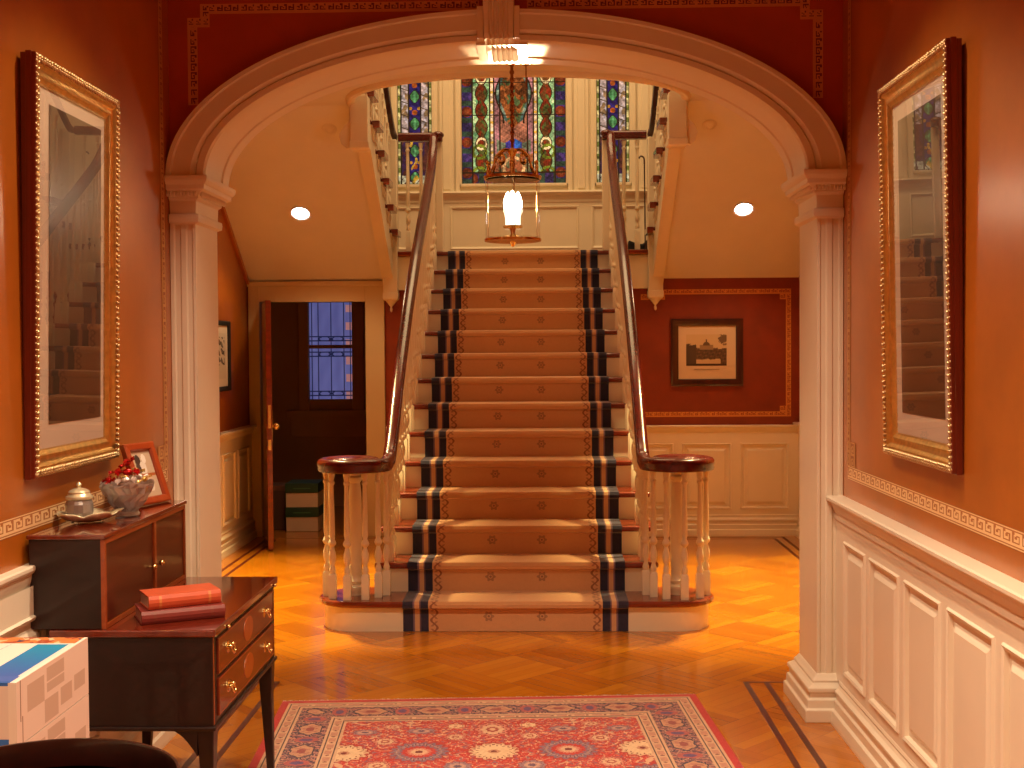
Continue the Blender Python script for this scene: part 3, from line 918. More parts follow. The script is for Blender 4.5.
# ---- runner
def runner_mat():
    g = G('stair_runner_wool', .9)
    g.b.inputs['Sheen Weight'].default_value = .25
    uvn = g.n('ShaderNodeUVMap'); uvn.uv_map = 'UVMap'
    u, v, _ = g.xyz(uvn.outputs[0])          # metres from the middle, metres along one step
    e = g.M('SUBTRACT', .623, g.M('ABSOLUTE', u))   # distance from the edge
    field = rgb(214, 162, 114)
    def band(a, b_): return g.M('MULTIPLY', g.M('GREATER_THAN', e, a), g.M('LESS_THAN', e, b_))
    nz = g.noise(g.coords(), 60, 3)
    c = g.mix(g.M('MULTIPLY', nz, .25), field, rgb(172, 122, 84))
    # medallions: two per step on the riser
    du = g.M('SUBTRACT', g.M('ABSOLUTE', u), .148)
    dv = g.M('SUBTRACT', v, .085)
    rr = g.M('SQRT', g.M('ADD', g.M('MULTIPLY', du, du), g.M('MULTIPLY', dv, dv)))
    ang = g.M('ARCTAN2', dv, du)
    pet = g.M('ADD', .026, g.M('MULTIPLY', g.M('COSINE', g.M('MULTIPLY', ang, 6.0)), .005))
    ring = g.M('MULTIPLY', g.M('LESS_THAN', rr, pet), g.M('GREATER_THAN', rr, .012))
    c = g.mix(g.M('MULTIPLY', ring, .45), c, rgb(70, 46, 50))
    c = g.mix(g.M('MULTIPLY', g.M('LESS_THAN', rr, .007), .6), c, rgb(70, 46, 50))
    # small sprigs on the treads
    du2 = g.M('SUBTRACT', g.M('ABSOLUTE', g.M('SUBTRACT', g.M('ABSOLUTE', u), .165)), .165)
    dv2 = g.M('SUBTRACT', v, .385)
    r2 = g.M('ADD', g.M('POWER', g.M('DIVIDE', du2, .03), 2.0), g.M('POWER', g.M('DIVIDE', dv2, .016), 2.0))
    c = g.mix(g.M('MULTIPLY', g.M('LESS_THAN', r2, 1.0), .28), c, rgb(110, 70, 56))
    # scroll band
    ph = g.M('MULTIPLY', v, 73.9)
    off = g.M('MULTIPLY', g.M('SINE', ph), .017)
    d1_ = g.M('ABSOLUTE', g.M('SUBTRACT', g.M('SUBTRACT', e, .173), off))
    d2_ = g.M('ABSOLUTE', g.M('ADD', g.M('SUBTRACT', e, .173), g.M('MULTIPLY', off, .9)))
    vine = g.M('LESS_THAN', g.M('ADD', d1_, g.M('MULTIPLY', nz, .006)), .0095)
    leaf_ = g.M('MULTIPLY', g.M('LESS_THAN', d2_, .007), g.M('GREATER_THAN', g.M('ABSOLUTE', g.M('COSINE', ph)), .45))
    sc = g.M('MAXIMUM', vine, g.M('MULTIPLY', leaf_, .7))
    c = g.mix(g.M('MULTIPLY', g.M('MULTIPLY', sc, band(.146, .204)), .72), c, rgb(112, 44, 32))
    navy = g.mix(nz, rgb(30, 26, 48), rgb(50, 46, 72))
    c = g.mix(band(-.01, .056), c, navy)
    c = g.mix(band(.056, .066), c, rgb(120, 96, 116))
    c = g.mix(band(.066, .092), c, rgb(206, 160, 118))
    c = g.mix(band(.092, .100), c, rgb(108, 80, 92))
    c = g.mix(band(.100, .142), c, navy)
    g.color(c)
    g.bump(g.noise(g.coords(), 260, 2), .35, .004)
    return g.m
RUNM = runner_mat()
path, vco = [], []
G_ = .005
for i in range(1, 15):
    y0, z0, z1 = yr(i), (i - 1) * RS, i * RS
    yn = y0 - .028 if i > 1 else 6.60
    y0 = y0 if i > 1 else 6.63
    seg_ = [(y0 - G_, z0 + (G_ if i > 1 else .002)), (y0 - G_, z1 - .045), (yn - G_ * .6, z1 - .034), (yn - G_, z1 - .016), (yn + .001, z1 + G_ * .4), (yn + .012, z1 + G_), (yr(i + 1) - G_ if i < 14 else YB + .9, z1 + G_)]
    ll = [0.0, .125, .142, .158, .178, .192, .43]
    path += seg_; vco += ll
rw = MB()
us = [-.623, -.3, 0, .3, .623]
nU = len(us)
for (y, z) in path: rw.v += [(u, y, z) for u in us]
rw.f = []
uvs = []
for k in range(len(path) - 1):
    if k % 7 == 6: v0, v1 = .0, .0
    else: v0, v1 = vco[k], vco[k + 1]
    for j in range(nU - 1):
        rw.f.append([k * nU + j, k * nU + j + 1, (k + 1) * nU + j + 1, (k + 1) * nU + j])
        uvs += [(us[j], v0), (us[j + 1], v0), (us[j + 1], v1), (us[j], v1)]
run = rw.build('stair_runner', RUNM, recalc=False)
uvl = run.data.uv_layers.new(name='UVMap')
for k, q in enumerate(uvs): uvl.data[k].uv = q
tag(run, 'beige stair runner with navy striped borders laid down the middle of the stairs', 'stair carpet')

# ---- balusters
SQ = .021
def baluster_mb(h, sq=.34):
    """turned baluster, base at origin, height h"""
    zb = min(sq, .30 * h + .02) * .56
    b = MB().stack([(0, -SQ, SQ, -SQ, SQ), (zb, -SQ, SQ, -SQ, SQ), (zb + .012, -SQ * .6, SQ * .6, -SQ * .6, SQ * .6)])
    r = h - zb
    prof = [(.012, zb), (.015, zb + .01), (.019, zb + .028), (.014, zb + .045), (.010, zb + .058), (.017, zb + .075), (.021, zb + .10), (.019, zb + .125), (.012, zb + .15), (.010, zb + .16),
            (.021, zb + .172), (.023, zb + .182), (.018, zb + .194), (.012, zb + .205), (.0165, zb + .23), (.0155, zb + .32), (.012, h - .12), (.0115, h - .075), (.017, h - .066), (.017, h - .056), (.012, h - .048), (.018, h - .02), (.019, h)]
    return b.lathe(prof, seg=12)
_bc = {}
def baluster(parent, p, h, mat=CREAM2):
    key = round(h, 2)
    off = parent.location
    if key not in _bc:
        o = baluster_mb(h).build('baluster', mat, None, smooth=40)
        _bc[key] = o.data
    else:
        o = bpy.data.objects.new('baluster', _bc[key]); COL.objects.link(o)
    o.parent = parent
    o.location = Vector(p) - off
    return o
RAILSEC = [(-.037, .0), (-.035, .018), (-.025, .031), (-.010, .036), (.010, .036), (.025, .031), (.035, .018), (.037, .0), (.033, -.012), (.035, -.022), (.028, -.036), (-.028, -.036), (-.035, -.022), (-.033, -.012)]
def nos(y): return RS + (y - D0) * RS / TR
RAILC = [(6.80, .918), (6.95, .93), (7.10, 1.045), (7.43, 1.365), (7.84, 1.705), (8.04, 1.865), (8.5, 2.19), (8.96, 2.483), (9.55, 2.86), (9.80, 3.035), (9.96, 3.19), (10.03, 3.30), (10.075, 3.335)]
def rail_z(y):
    return float(np.interp(y, [p_[0] for p_ in RAILC], [p_[1] for p_ in RAILC]))
XR = .735
for s in (-1, 1):
    nm = 'left' if s < 0 else 'right'
    bal = thing('stair_balustrade', 'cream turned balusters under a mahogany handrail ending in a volute, %s side of the stairs' % nm, 'balustrade', (s * .8, 8.3, 0))
    c = (s * .915, 6.825)
    pts = []
    nsp = 44
    for k in range(nsp + 1):                 # spiral from the middle outwards to the rail
        f = k / nsp
        th = 2 * PI * 1.30 * (1 - f)
        r_ = .06 + (.18 - .06) * min(1, f * 1.5)
        a = -th
        pts.append((c[0] - s * r_ * math.cos(a), c[1] + r_ * math.sin(a), .916))
    last = pts[-1]
    sm = smoothpath([(s * XR, y, z) for y, z in RAILC[1:]], 6)
    MB().sweep(RAILSEC, pts + sm).build('handrail', MAHOG, bal, smooth=40)
    MB().lathe([(.0, .884), (.135, .882), (.142, .890), (.142, .940), (.13, .950), (.05, .953), (0, .954)], (c[0], c[1], 0), 28).build('volute_cap', MAHOG, bal, smooth=40)
    # newel in the volute
    MB().lathe([(.05, RS + .0006), (.05, RS + .02), (.058, RS + .03), (.058, RS + .05), (.042, RS + .06), (.050, RS + .08), (.038, RS + .095), (.036, RS + .12), (.040, RS + .3), (.036, .75), (.03, .81), (.042, .825), (.042, .84), (.032, .85), (.048, .881)], (c[0], c[1], 0), 20).build('newel', CREAM2, bal, smooth=40)
    for a in (158, 192, 226, 262, 298, 330):
        a = math.radians(a)
        x, y = c[0] - s * .163 * math.cos(a) * 1, c[1] + .163 * math.sin(a)
        baluster(bal, (x, y, RS + .0006), .881 - RS)
    baluster(bal, (s * XR, 6.80, RS + .0006), .881 - RS)
    for i in range(2, 14):
        for dy in (.045, .178):
            y = yr(i) + dy
            if y > 10.02: continue
            baluster(bal, (s * XR, y, i * RS + .0006), rail_z(y) - .038 - i * RS)
    # landing return
    b = MB().sweep(RAILSEC, [(s * .665, YB + .02, 3.335), (s * .75, YB + .02, 3.335), (s * 1.032, YB + .02, 3.335)])
    b.ell((s * .70, YB + .02, 3.35), (.05, .05, .032), 16, 8)
    b.build('landing_rail', MAHOG, bal, smooth=40)
    b = MB().box(s * .695 - .03, s * .695 + .03, YB + .026, YB + .066, ZL + .0012, 3.298)
    b.build('landing_newel', CREAM2, bal, bev=.006)
    for x in (.845, .955): baluster(bal, (s * x, YB + .02, ZL + .002), 3.295 - ZL)

# ---- upper flights
def upper(s):
    nm = 'left' if s < 0 else 'right'
    t = thing('upper_stair_flight', 'upper stair flight on the %s seen from below, bracketed cream stringer with dark tread ends' % nm, 'staircase', (s * 1.12, YB, 2.0))
    y0 = YB - .02
    n = 7
    # stringer face with stepped top
    def so(y): return 2.142 + .69 * (YB - y) - .05
    poly = [(y0, so(y0)), (y0, ZL)]
    for i in range(1, n + 1):
        poly += [(y0 - (i - 1) * TR, ZL + i * RS - .036), (y0 - i * TR, ZL + i * RS - .036)]
    yE = y0 - n * TR
    poly += [(yE, so(yE))]
    a, c = sorted((s * 1.075, s * 1.165))
    MB().prism(poly, a, c, 'x').build('stringer', CREAM2, t)
    first = None
    for i in range(1, n + 1):
        y1 = y0 - (i - 1) * TR
        x0, x1 = sorted((s * 1.072, s * (XS - .002)))
        if first is None:
            first = MB().box(x0, x1, y1 - TR + .001, y1 + .028, ZL + RS - .036, ZL + RS).build('tread', TREADW, t, bev=.008)
            rn = MB().box(*sorted((s * 1.014, s * 1.071)), y1 - TR + .06, y1 + .03, ZL + RS - .052, ZL + RS).build('return_nosing', TREADW, t, bev=.006)
            rz = MB().box(*sorted((s * 1.166, s * (XS - .002))), y1 - .02, y1, ZL, ZL + RS - .037).build('riser', CREAM2, t)
            bp = []
            # scroll bracket under the tread end
            for k in range(15):
                f = k / 14
                bp.append((y1 - .015 - f * .22, ZL + RS - .045 - .115 * (1 - f) ** .6 + .022 * math.sin(f * 9)))
            br = MB().prism([(y1 - .015, ZL + RS - .037)] + bp + [(y1 - .235, ZL + RS - .037)], *sorted((s * 1.062, s * 1.0745)), axis='x')
            br.ell((s * 1.06, y1 - .07, ZL + RS - .095), (.012, .03, .03), 8, 6).ell((s * 1.06, y1 - .16, ZL + RS - .07), (.01, .022, .018), 8, 6)
            br = br.build('bracket', CREAM2, t, bev=.003)
        else:
            for src in (first, rz, br, rn):
                o = src.copy(); COL.objects.link(o); o.parent = t
                o.location = (0, -(i - 1) * TR, (i - 1) * RS)
    # newel with turned drop
    x = s * 1.097
    b = MB().stack([(1.975, x - .055, x + .055, YB - .085, YB + .025), (1.99, x - .064, x + .064, YB - .094, YB + .034), (2.035, x - .064, x + .064, YB - .094, YB + .034), (2.04, x - .060, x + .060, YB - .09, YB + .03),
                    (3.30, x - .060, x + .060, YB - .09, YB + .03)])
    b.lathe([(.0, -.10), (.010, -.09), (.012, -.07), (.006, -.055), (.02, -.04), (.042, -.012), (.05, .0)], (x, YB - .03, 1.976), 16)
    b.build('drop_newel', CREAM2, t, smooth=30, bev=.004)
    # rail and balusters
    pr = [(s * 1.061, YB + .02, 3.335), (s * 1.062, YB - .02, 3.345), (s * 1.068, YB - .08, 3.38)]
    for k in range(1, 12): pr.append((s * 1.07, YB - .08 - k * .14, 3.38 + k * .14 * RS / TR * 1.05))
    MB().sweep([(a_ * .62, b_ * .7) for a_, b_ in RAILSEC], smoothpath(pr, 3)).build('handrail', DARKW, t, smooth=40)
    for i in range(1, 6):
        for dy in (.06, .19):
            y = y0 - (i - 1) * TR - dy
            zt = 3.325 + (YB - .08 - y) * RS / TR * 1.05
            baluster(t, (s * 1.10, y, ZL + i * RS), max(.5, zt - ZL - i * RS))
    # pendant block where the stringer meets the ceiling
    xx = s * 1.085
    b = MB().stack([(2.93, xx - .05, xx + .05, 8.25, 8.35), (2.945, xx - .068, xx + .068, 8.235, 8.365), (2.985, xx - .068, xx + .068, 8.235, 8.365), (2.99, xx - .06, xx + .06, 8.24, 8.36), (3.30, xx - .06, xx + .06, 8.24, 8.36)])
    b.build('drop_post', CREAM2, t, bev=.004)
    pts = [(s * (x_ - .075), z_) for x_, z_ in ((1.22, 2.96), (1.25, 2.945), (1.285, 2.975), (1.30, 3.03), (1.27, 3.09), (1.235, 3.13), (1.225, 3.26), (1.22, 3.26))]
    MB().prism(pts, 8.27, 8.33, 'y').build('scroll_bracket', CREAM2, t, bev=.008)
upper(-1); upper(1)
# ceilings far above so the well is closed
struct(MB().box(-XS - .1, XS + .1, 5.3, YW + .2, 6.0, 6.1).box(-XS - .1, XS + .1, 5.3, 5.4, 3.4, 6.0).build('ceiling_upper', CEIL), 'ceiling high above the stair well', 'ceiling')

# ====================================================================== LANTERN
ly = 6.6
la = thing('hanging_lantern', 'round glass and brass lantern with lit candle bulbs hanging below the arch', 'lantern', (0, ly, 2.14))
RL = .152
def ring(b, r, z0, z1, th=.006, seg=40):
    b.lathe([(r - th, z0), (r + .003, z0), (r + .003, z1), (r - th, z1), (r - th, z0)], (0, ly, 0), seg)
b = MB()
b.lathe([(.0, 2.146), (.05, 2.143), (RL - .008, 2.15), (RL + .003, 2.152), (RL + .004, 2.164), (RL - .003, 2.165), (RL - .006, 2.157), (.05, 2.152), (0, 2.155)], (0, ly, 0), 40)
b.lathe([(0, 2.12), (.008, 2.125), (.014, 2.136), (.02, 2.146)], (0, ly, 0), 14)
b.build('bottom_ring', BRASS, la, smooth=40)
b = MB(); ring(b, RL, 2.488, 2.50); ring(b, RL + .003, 2.498, 2.503)
b.build('top_ring', BRASS, la, smooth=40)
for k in range(3):
    a = PI / 2 + k * PI * 2 / 3
    MB().tube([(RL * math.cos(a), ly + RL * math.sin(a), 2.16), (RL * math.cos(a), ly + RL * math.sin(a), 2.49)], .0014, 6).build('glazing_bar', BRASS, la)
MB().lathe([(RL - .003, 2.172), (RL - .003, 2.478)], (0, ly, 0), 48).build('glass_shade', GLASSM, la, smooth=60, recalc=False)
b = MB()
for k in range(6):
    a = PI / 6 + k * PI / 3
    ca, sa = math.cos(a), math.sin(a)
    P = lambda r, z: (r * ca, ly + r * sa, z)
    b.tube([P(RL, 2.50), P(RL, 2.555)], .008, 8, scale=[1.2, .7]).ell(P(RL, 2.565), (.011, .011, .016), 8, 6)
    b.tube(smoothpath([P(RL - .01, 2.51), P(.115, 2.56), P(.10, 2.61), P(.065, 2.625), P(.05, 2.595), P(.07, 2.575), P(.085, 2.59)], 5), .006, 6)
    b.tube(smoothpath([P(.10, 2.61), P(.06, 2.645), P(.02, 2.65)], 5), .006, 6)
b.lathe([(0, 2.66), (.02, 2.655), (.028, 2.64), (.02, 2.625), (.012, 2.61), (.016, 2.56), (.006, 2.54)], (0, ly, 0), 16)
b.build('crown_scrolls', BRASS, la, smooth=60)
CHAINM = metal('dark_bronze', (.36, .14, .05, 1), .4)
b = MB().tube([(0, ly, 2.66), (0, ly, ZC2)], .0085, 8)
for k in range(14):
    b.ell((0, ly, 2.70 + k * .041), (.0135, .0135, .016), 8, 6)
b.lathe([(.0, ZC2 - .05), (.02, ZC2 - .045), (.055, ZC2 - .015), (.06, ZC2)], (0, ly, 0), 20)
b.build('chain_rod', CHAINM, la, smooth=60)
b = MB().tube([(0.008, ly, 2.16), (0.008, ly, 2.60)], .004, 8)
b.lathe([(.05, 2.225), (.055, 2.23), (.05, 2.238), (.02, 2.235), (.012, 2.20), (.018, 2.18), (.02, 2.158)], (0, ly, 0), 18)
b.build('candle_stem', BRASS, la, smooth=60)
BULB = emis('lit_bulb', (1, .86, .62, 1), 34)
SLEEVE = emis('candle_sleeve', (1, .88, .7, 1), 3.5)
for k in range(3):
    a = .5 + k * 2 * PI / 3
    px_, py_ = .032 * math.cos(a), ly + .032 * math.sin(a)
    ca = MB().lathe([(.012, 2.238), (.012, 2.32)], (px_, py_, 0), 12).build('candle', SLEEVE, la, smooth=60)
    MB().lathe([(.010, 2.32), (.021, 2.337), (.024, 2.36), (.018, 2.39), (.008, 2.415), (0, 2.425)], (px_, py_, 0), 12).build('bulb', BULB, ca, smooth=60)
hk = thing('ceiling_hook', 'tiny dark ceiling rose with a thin rod behind the lantern chain', 'hook', (.07, 7.2, ZC2))
MB().lathe([(0, -.028), (.012, -.026), (.03, -.012), (.038, 0)], (.07, 7.2, ZC2), 16).build('ceiling_rose', CHAINM, hk, smooth=50)
MB().tube([(.07, 7.2, ZC2 - .02), (.07, 7.2, ZC2 - .16)], .004, 8).build('rod', CHAINM, hk)

# ------------------------------------------------------------------ downlights
def slope_pt(x, y): return (x, y, 2.142 + .69 * (YB - y))
LENS = emis('downlight_lens', (1, .93, .85, 1), 14)
WHITE = paint('white_trim', (.85, .82, .78), .4)
RSL = Matrix.Rotation(-math.atan(.69), 3, 'X')
for s in (-1, 1):
    nm = 'left' if s < 0 else 'right'
    p0 = Vector(slope_pt(s * 1.713, 9.35))
    t = thing('recessed_downlight', 'lit round recessed downlight in the %s sloping soffit' % nm, 'ceiling light', p0)
    def put(b_):
        b_.v = [tuple(RSL @ Vector(v_)) for v_ in b_.v]; return b_
    put(MB().lathe([(.068, -.002), (.080, -.002), (.084, -.008), (.080, -.012), (.07, -.010), (.066, -.004)], (0, 0, 0), 28)).build('rim', WHITE, t, local=True, smooth=50)
    put(MB().lathe([(0, -.010), (.066, -.006)], (0, 0, 0), 24)).build('lens', LENS, t, local=True, smooth=50)
    p1 = Vector(slope_pt(s * 1.35, 8.61))
    t = thing('ceiling_disc', 'faint round plaster-coloured disc high on the %s sloping soffit' % nm, 'detector', p1)
    put(MB().lathe([(.050, -.001), (.053, -.004), (.049, -.007), (0, -.008)], (0, 0, 0), 28)).build('cover', SOFFIT, t, local=True, smooth=50)
    put(MB().lathe([(.030, -.0072), (.032, -.010), (.029, -.010), (.027, -.0072)], (0, 0, 0), 24)).build('rim', SOFFIT, t, local=True, smooth=50)

# black bag and stick on the landing
t = thing('black_bag', 'small black bag lying on the landing behind the right balusters', 'bag', (.98, 10.36, ZL))
b = MB().prism([(.89, 0), (1.07, 0), (1.075, .06), (1.065, .115), (1.02, .07), (.97, .075), (.90, .105)], 10.31, 10.42, 'y')
b.v = [(x, y, z + ZL + .001) for x, y, z in b.v]
b.build('bag_body', BLACK, t, bev=.012)
MB().box(.93, 1.03, 10.425, 10.43, ZL + .02, ZL + .05).build('bag_pocket', BLACK, t)
t = thing('hooked_stick', 'thin dark upright stick with hooked top beside the right landing post', 'cane', (1.035, 10.25, ZL))  # thin dark upright line with a small hook at its top
cn = MB().tube([(1.035, 10.25, ZL + .001), (1.03, 10.25, 3.12)], .006, 8).build('stick_shaft', DARKW, t)
MB().tube(smoothpath([(1.03, 10.25, 3.12), (1.025, 10.25, 3.17), (1.0, 10.25, 3.185), (.982, 10.25, 3.165)], 5), .007, 8).build('hooked_top', DARKW, t, smooth=60)

# ==================================================================== PICTURES
def mitred(b, y0, y1, z0, z1, prof, f):
    """prof: (inset, height); f(y, z, h) -> point"""
    vs, m = [], len(prof)
    for (sy, sz) in ((0, 0), (1, 0), (1, 1), (0, 1)):
        for ins, h in prof:
            vs.append(f((y1 - ins) if sy else (y0 + ins), (z1 - ins) if sz else (z0 + ins), h))
    return b.add(vs, [(k * m + j, k * m + (j + 1), ((k + 1) % 4) * m + j + 1, ((k + 1) % 4) * m + j) for k in range(4) for j in range(m - 1)])
def dark_photo(seed):
    def fn(U, V):
        img = canvas(U, (58, 34, 26))
        n = blur_noise(U, V, 7, 9, seed)
        img += n[..., None] * np.array((16, 10, 7))
        img[(V > .62)] += np.array((34, 22, 14)) * .6
        img[V < .3] -= np.array((22, 13, 10))
        return img
    return fn
MATB = paint('picture_mount', (.74, .58, .46), .6, .04)
FRAMESIDE = wood('frame_side', rgb(96, 26, 12), rgb(124, 40, 18), 2, .4, .3)
def big_picture(s):
    nm = 'left' if s < 0 else 'right'
    y0, y1, z0, z1 = (3.591, 4.315, 1.178, 2.466) if s < 0 else (3.62, 4.345, 1.178, 2.478)
    f = lambda y, z, h: (s * (XH - max(.0005, h - .014 + .024 * (z - z0) / (z1 - z0))), y, z)    # hangs leaning slightly forward
    t = thing('gilt_framed_picture', 'tall picture in carved gilt frame on the %s hall wall' % nm, 'picture', (s * XH, (y0 + y1) / 2, z0))
    mitred(MB(), y0, y1, z0, z1, [(.004, 0.001), (.004, .016), (.0, .018), (.0, .034), (.003, .036), (.003, .046), (.006, .05)], f).build('frame_side', FRAMESIDE, t)
    b = mitred(MB(), y0, y1, z0, z1, [(.006, .05), (.012, .047), (.026, .045), (.034, .046), (.040, .042), (.048, .036), (.058, .033), (.066, .034), (.072, .030), (.082, .026), (.084, .020)], f)
    b.build('gilt_moulding', GOLD, t, smooth=30)
    b = MB()
    rg = random.Random(3 + s)
    def leaf(y, z, ang, k):
        for q in (-1, 1):
            rot = Matrix.Rotation(ang + q * .75, 3, 'X')
            o_ = Matrix.Rotation(ang, 3, 'X') @ Vector((0, 0, q * .006))
            b.ell(f(y + o_.y, z + o_.z, .046 + rg.uniform(0, .003)), (.006, .010, .0042), 6, 4, rot)
    for z in (z0 + .016, z1 - .016):
        for i in range(38): leaf(y0 + .012 + (y1 - y0 - .024) * i / 37, z, 0, i)
    for y in (y0 + .016, y1 - .016):
        for i in range(68): leaf(y, z0 + .012 + (z1 - z0 - .024) * i / 67, PI / 2, i)
    b.build('carved_border', GOLDC, t, smooth=60)
    b = MB().add([f(y0 + .08, z0 + .08, .021), f(y1 - .08, z0 + .08, .021), f(y1 - .08, z1 - .08, .021), f(y0 + .08, z1 - .08, .021)], [(0, 1, 2, 3)])
    b.build('mount', MATB, t)
    a0, a1, c0, c1 = (3.755, 4.20, 1.335, 2.338)
    art('photograph', 44, 90, dark_photo(4 + s), lambda u, v: f(a0 + u * (a1 - a0), c0 + v * (c1 - c0), .0225), attr_mat('dark_print_' + nm, .5, coat=1, cr=.26), t)
    b = MB().add([f(y0 + .078, z0 + .078, .027), f(y1 - .078, z0 + .078, .027), f(y1 - .078, z1 - .078, .027), f(y0 + .078, z1 - .078, .027)], [(0, 1, 2, 3)])
    b.build('picture_glass', PICGLASS, t)
big_picture(-1); big_picture(1)

def small_frame(t, f, w, h, fw_, mw, fmat, mmat, fn, fd=.025, nu=60, nv=45, win=None):
    mitred(MB(), 0, w, 0, h, [(0, .001), (0, fd), (fw_ * .25, fd + .004), (fw_ * .8, fd - .002), (fw_, fd - .008), (fw_, .006)], f).build('frame', fmat, t, smooth=25)
    MB().add([f(fw_ * .9, fw_ * .9, .008), f(w - fw_ * .9, fw_ * .9, .008), f(w - fw_ * .9, h - fw_ * .9, .008), f(fw_ * .9, h - fw_ * .9, .008)], [(0, 1, 2, 3)]).build('mount', mmat, t)
    x0, x1, z0, z1 = win if win else (fw_ + mw, w - fw_ - mw, fw_ + mw, h - fw_ - mw)
    art('photograph', nu, nv, fn, lambda u, v: f(x0 + u * (x1 - x0), z0 + v * (z1 - z0), .0095), attr_mat(t.name + '_print', .5, coat=.3), t)
def sepia(U, V):
    img = canvas(U, (206, 172, 128)); n = blur_noise(U, V, 60, 60, 2); n2 = blur_noise(U, V, 120, 90, 9)
    img[V < .56 + .05 * n] = (92, 66, 44)
    m = V < .56 + .05 * n
    img[m] += (n2[..., None] * np.array((46, 36, 26)))[m]
    img[(V < .68 + .06 * n) & (U < .25)] = (80, 58, 40)
    img[(V > .52) & (V < .66) & (abs(U - .5) < .16)] = (150, 120, 84)
    img[(((U - .5) / .085) ** 2 + ((V - .66) / .1) ** 2 < 1) & (V > .64)] = (104, 78, 52)
    img[(abs(U - .5) < .012) & (V > .7) & (V < .84)] = (104, 78, 52)
    img[(((U - .92) / .12) ** 2 + ((V - .85) / .16) ** 2 < 1 + n)] = (112, 86, 60)
    img[(V < .2 + .05 * n) & (abs(U - .55) < .3)] = (196, 164, 122)
    img[V < .06] = (60, 42, 30)
    return img
def bwabs(U, V):
    img = canvas(U, (214, 204, 190)); n = blur_noise(U, V, 14, 22, 21)
    m = (U > .12) & (U < .88) & (V > .3) & (V < .92)
    img[m & (n > .02)] = (44, 38, 36)
    img[m & (n > .3)] = (120, 110, 100)
    return img
t = thing('framed_photograph', 'dark framed sepia photograph of a domed building on the red back wall', 'picture', (1.229, YB, 1.245))
small_frame(t, lambda x, z, h: (1.229 + x, YB - h, 1.245 + z), .595, .56, .060, .07, DARKW, paint('sepia_mount', (.66, .46, .28), .7, .04), sepia, win=(.125, .46, .17, .43))
MB().box(1.229 + .19, 1.229 + .40, YB - .0105, YB - .009, 1.245 + .135, 1.245 + .143).build('caption_line', paint('caption_ink', (.4, .26, .14), .7), t)
t = thing('framed_print', 'small black framed black and white print on the ochre wall beyond the left pilaster', 'picture', (-XS, 8.91, 1.255))
small_frame(t, lambda y, z, h: (-XS + h, 8.91 + y, 1.255 + z), .49, .54, .035, .06, BLACK, paint('print_mount', (.7, .62, .52), .7, .03), bwabs, nu=50, nv=60)

# ======================================================================== DESK
DX, DY0, DY1, DZT = -.842, 3.578, 4.412, .726
XBK = -1.335
dk = thing('writing_desk', 'dark mahogany writing desk with two-drawer front, slim legs and small cupboard top', 'desk', (-1.1, 4.0, 0))
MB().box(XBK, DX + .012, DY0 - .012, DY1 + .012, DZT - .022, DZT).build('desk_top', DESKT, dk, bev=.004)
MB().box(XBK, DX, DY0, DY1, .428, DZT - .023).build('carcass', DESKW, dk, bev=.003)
MB().box(XBK, DX + .008, DY0 - .008, DY1 + .008, .418, .432).build('base_moulding', DESKW, dk, bev=.004)
for x0, f_ in ((DX - .052, .010), (XBK, .001)):
    for y0 in (DY0, DY1 - .052):
        b = MB()
        xa, ya = (x0 + .006, y0 + .006)
        ix = .013
        fl = f_
        xl = (x0, x0 + .052, y0, y0 + .052)
        cx_, cy_ = x0 + .026, y0 + .026
        tx = x0 + .052 - .03 if x0 > -1 else x0
        ty = y0 if y0 < 4 else y0 + .052 - .03
        b.stack([(fl, tx + .002, tx + .026, ty + .002, ty + .026), (.30, x0 + .006, x0 + .048, y0 + .006, y0 + .048), (.42, *xl)])
        b.build('leg', DESKW, dk, bev=.003)
for yc in (DY0, DY1 - .024):
    bk = [(DX - .050, .43), (DX - .050, .34)] + [(DX - .050 - .075 * math.sin(q * PI / 16), .418 - .078 * (1 - math.sin(q * PI / 16)) ** 1 * (1 - q / 8)) for q in range(1, 8)] + [(DX - .14, .418), (DX - .14, .43)]
    MB().prism(bk, yc, yc + .022, 'y').build('corner_bracket', DESKW, dk)
for z0, z1 in ((.578, .688), (.450, .566)):
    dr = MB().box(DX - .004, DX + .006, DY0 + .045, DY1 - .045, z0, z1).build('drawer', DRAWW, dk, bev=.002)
    b = MB()
    for k in range(33): pass
    el = [(4.0 - .005 + .062 * math.cos(2 * PI * k / 32), (z0 + z1) / 2 + .040 * math.sin(2 * PI * k / 32)) for k in range(32)]
    MB().prism(el, DX + .006, DX + .0075, 'x').build('oval_inlay', OVAL, dr)
    mitred(MB(), DY0 + .047, DY1 - .047, z0 + .002, z1 - .002, [(0, .0062), (0, .0072), (.004, .0072), (.004, .0062)], lambda y, z, h: (DX + h, y, z)).build('stringing', INLAY, dr)
    for y in (DY0 + .155, DY1 - .185):
        zc = (z0 + z1) / 2 + .004
        b = MB().lathe([(0, .0), (.024, .0), (.024, .002), (.02, .004), (0, .004)], (0, 0, 0), 18)
        b.v = [(DX + .006 + v_[2], y + v_[0], zc + v_[1] * .8) for v_ in b.v]
        b.ell((DX + .016, y - .015, zc + .004), (.010, .006, .006), 8, 6).ell((DX + .016, y + .015, zc + .004), (.010, .006, .006), 8, 6)
        b.tube(smoothpath([(DX + .018, y - .017, zc + .003), (DX + .026, y - .013, zc - .014), (DX + .027, y, zc - .019), (DX + .026, y + .013, zc - .014), (DX + .018, y + .017, zc + .003)], 4), .0035, 6)
        b.build('handle', BRASS, dr, smooth=50)
for y in (DY0 + .125, DY1 - .06):
    MB().ell((DX + .017, y, .707), (.008, .008, .006), 10, 8).build('pull_knob', BRASS, dk, smooth=60)
MB().box(DX - .002, DX + .002, DY0 + .004, DY0 + .010, .435, .70).build('edge_stringing', INLAY, dk)
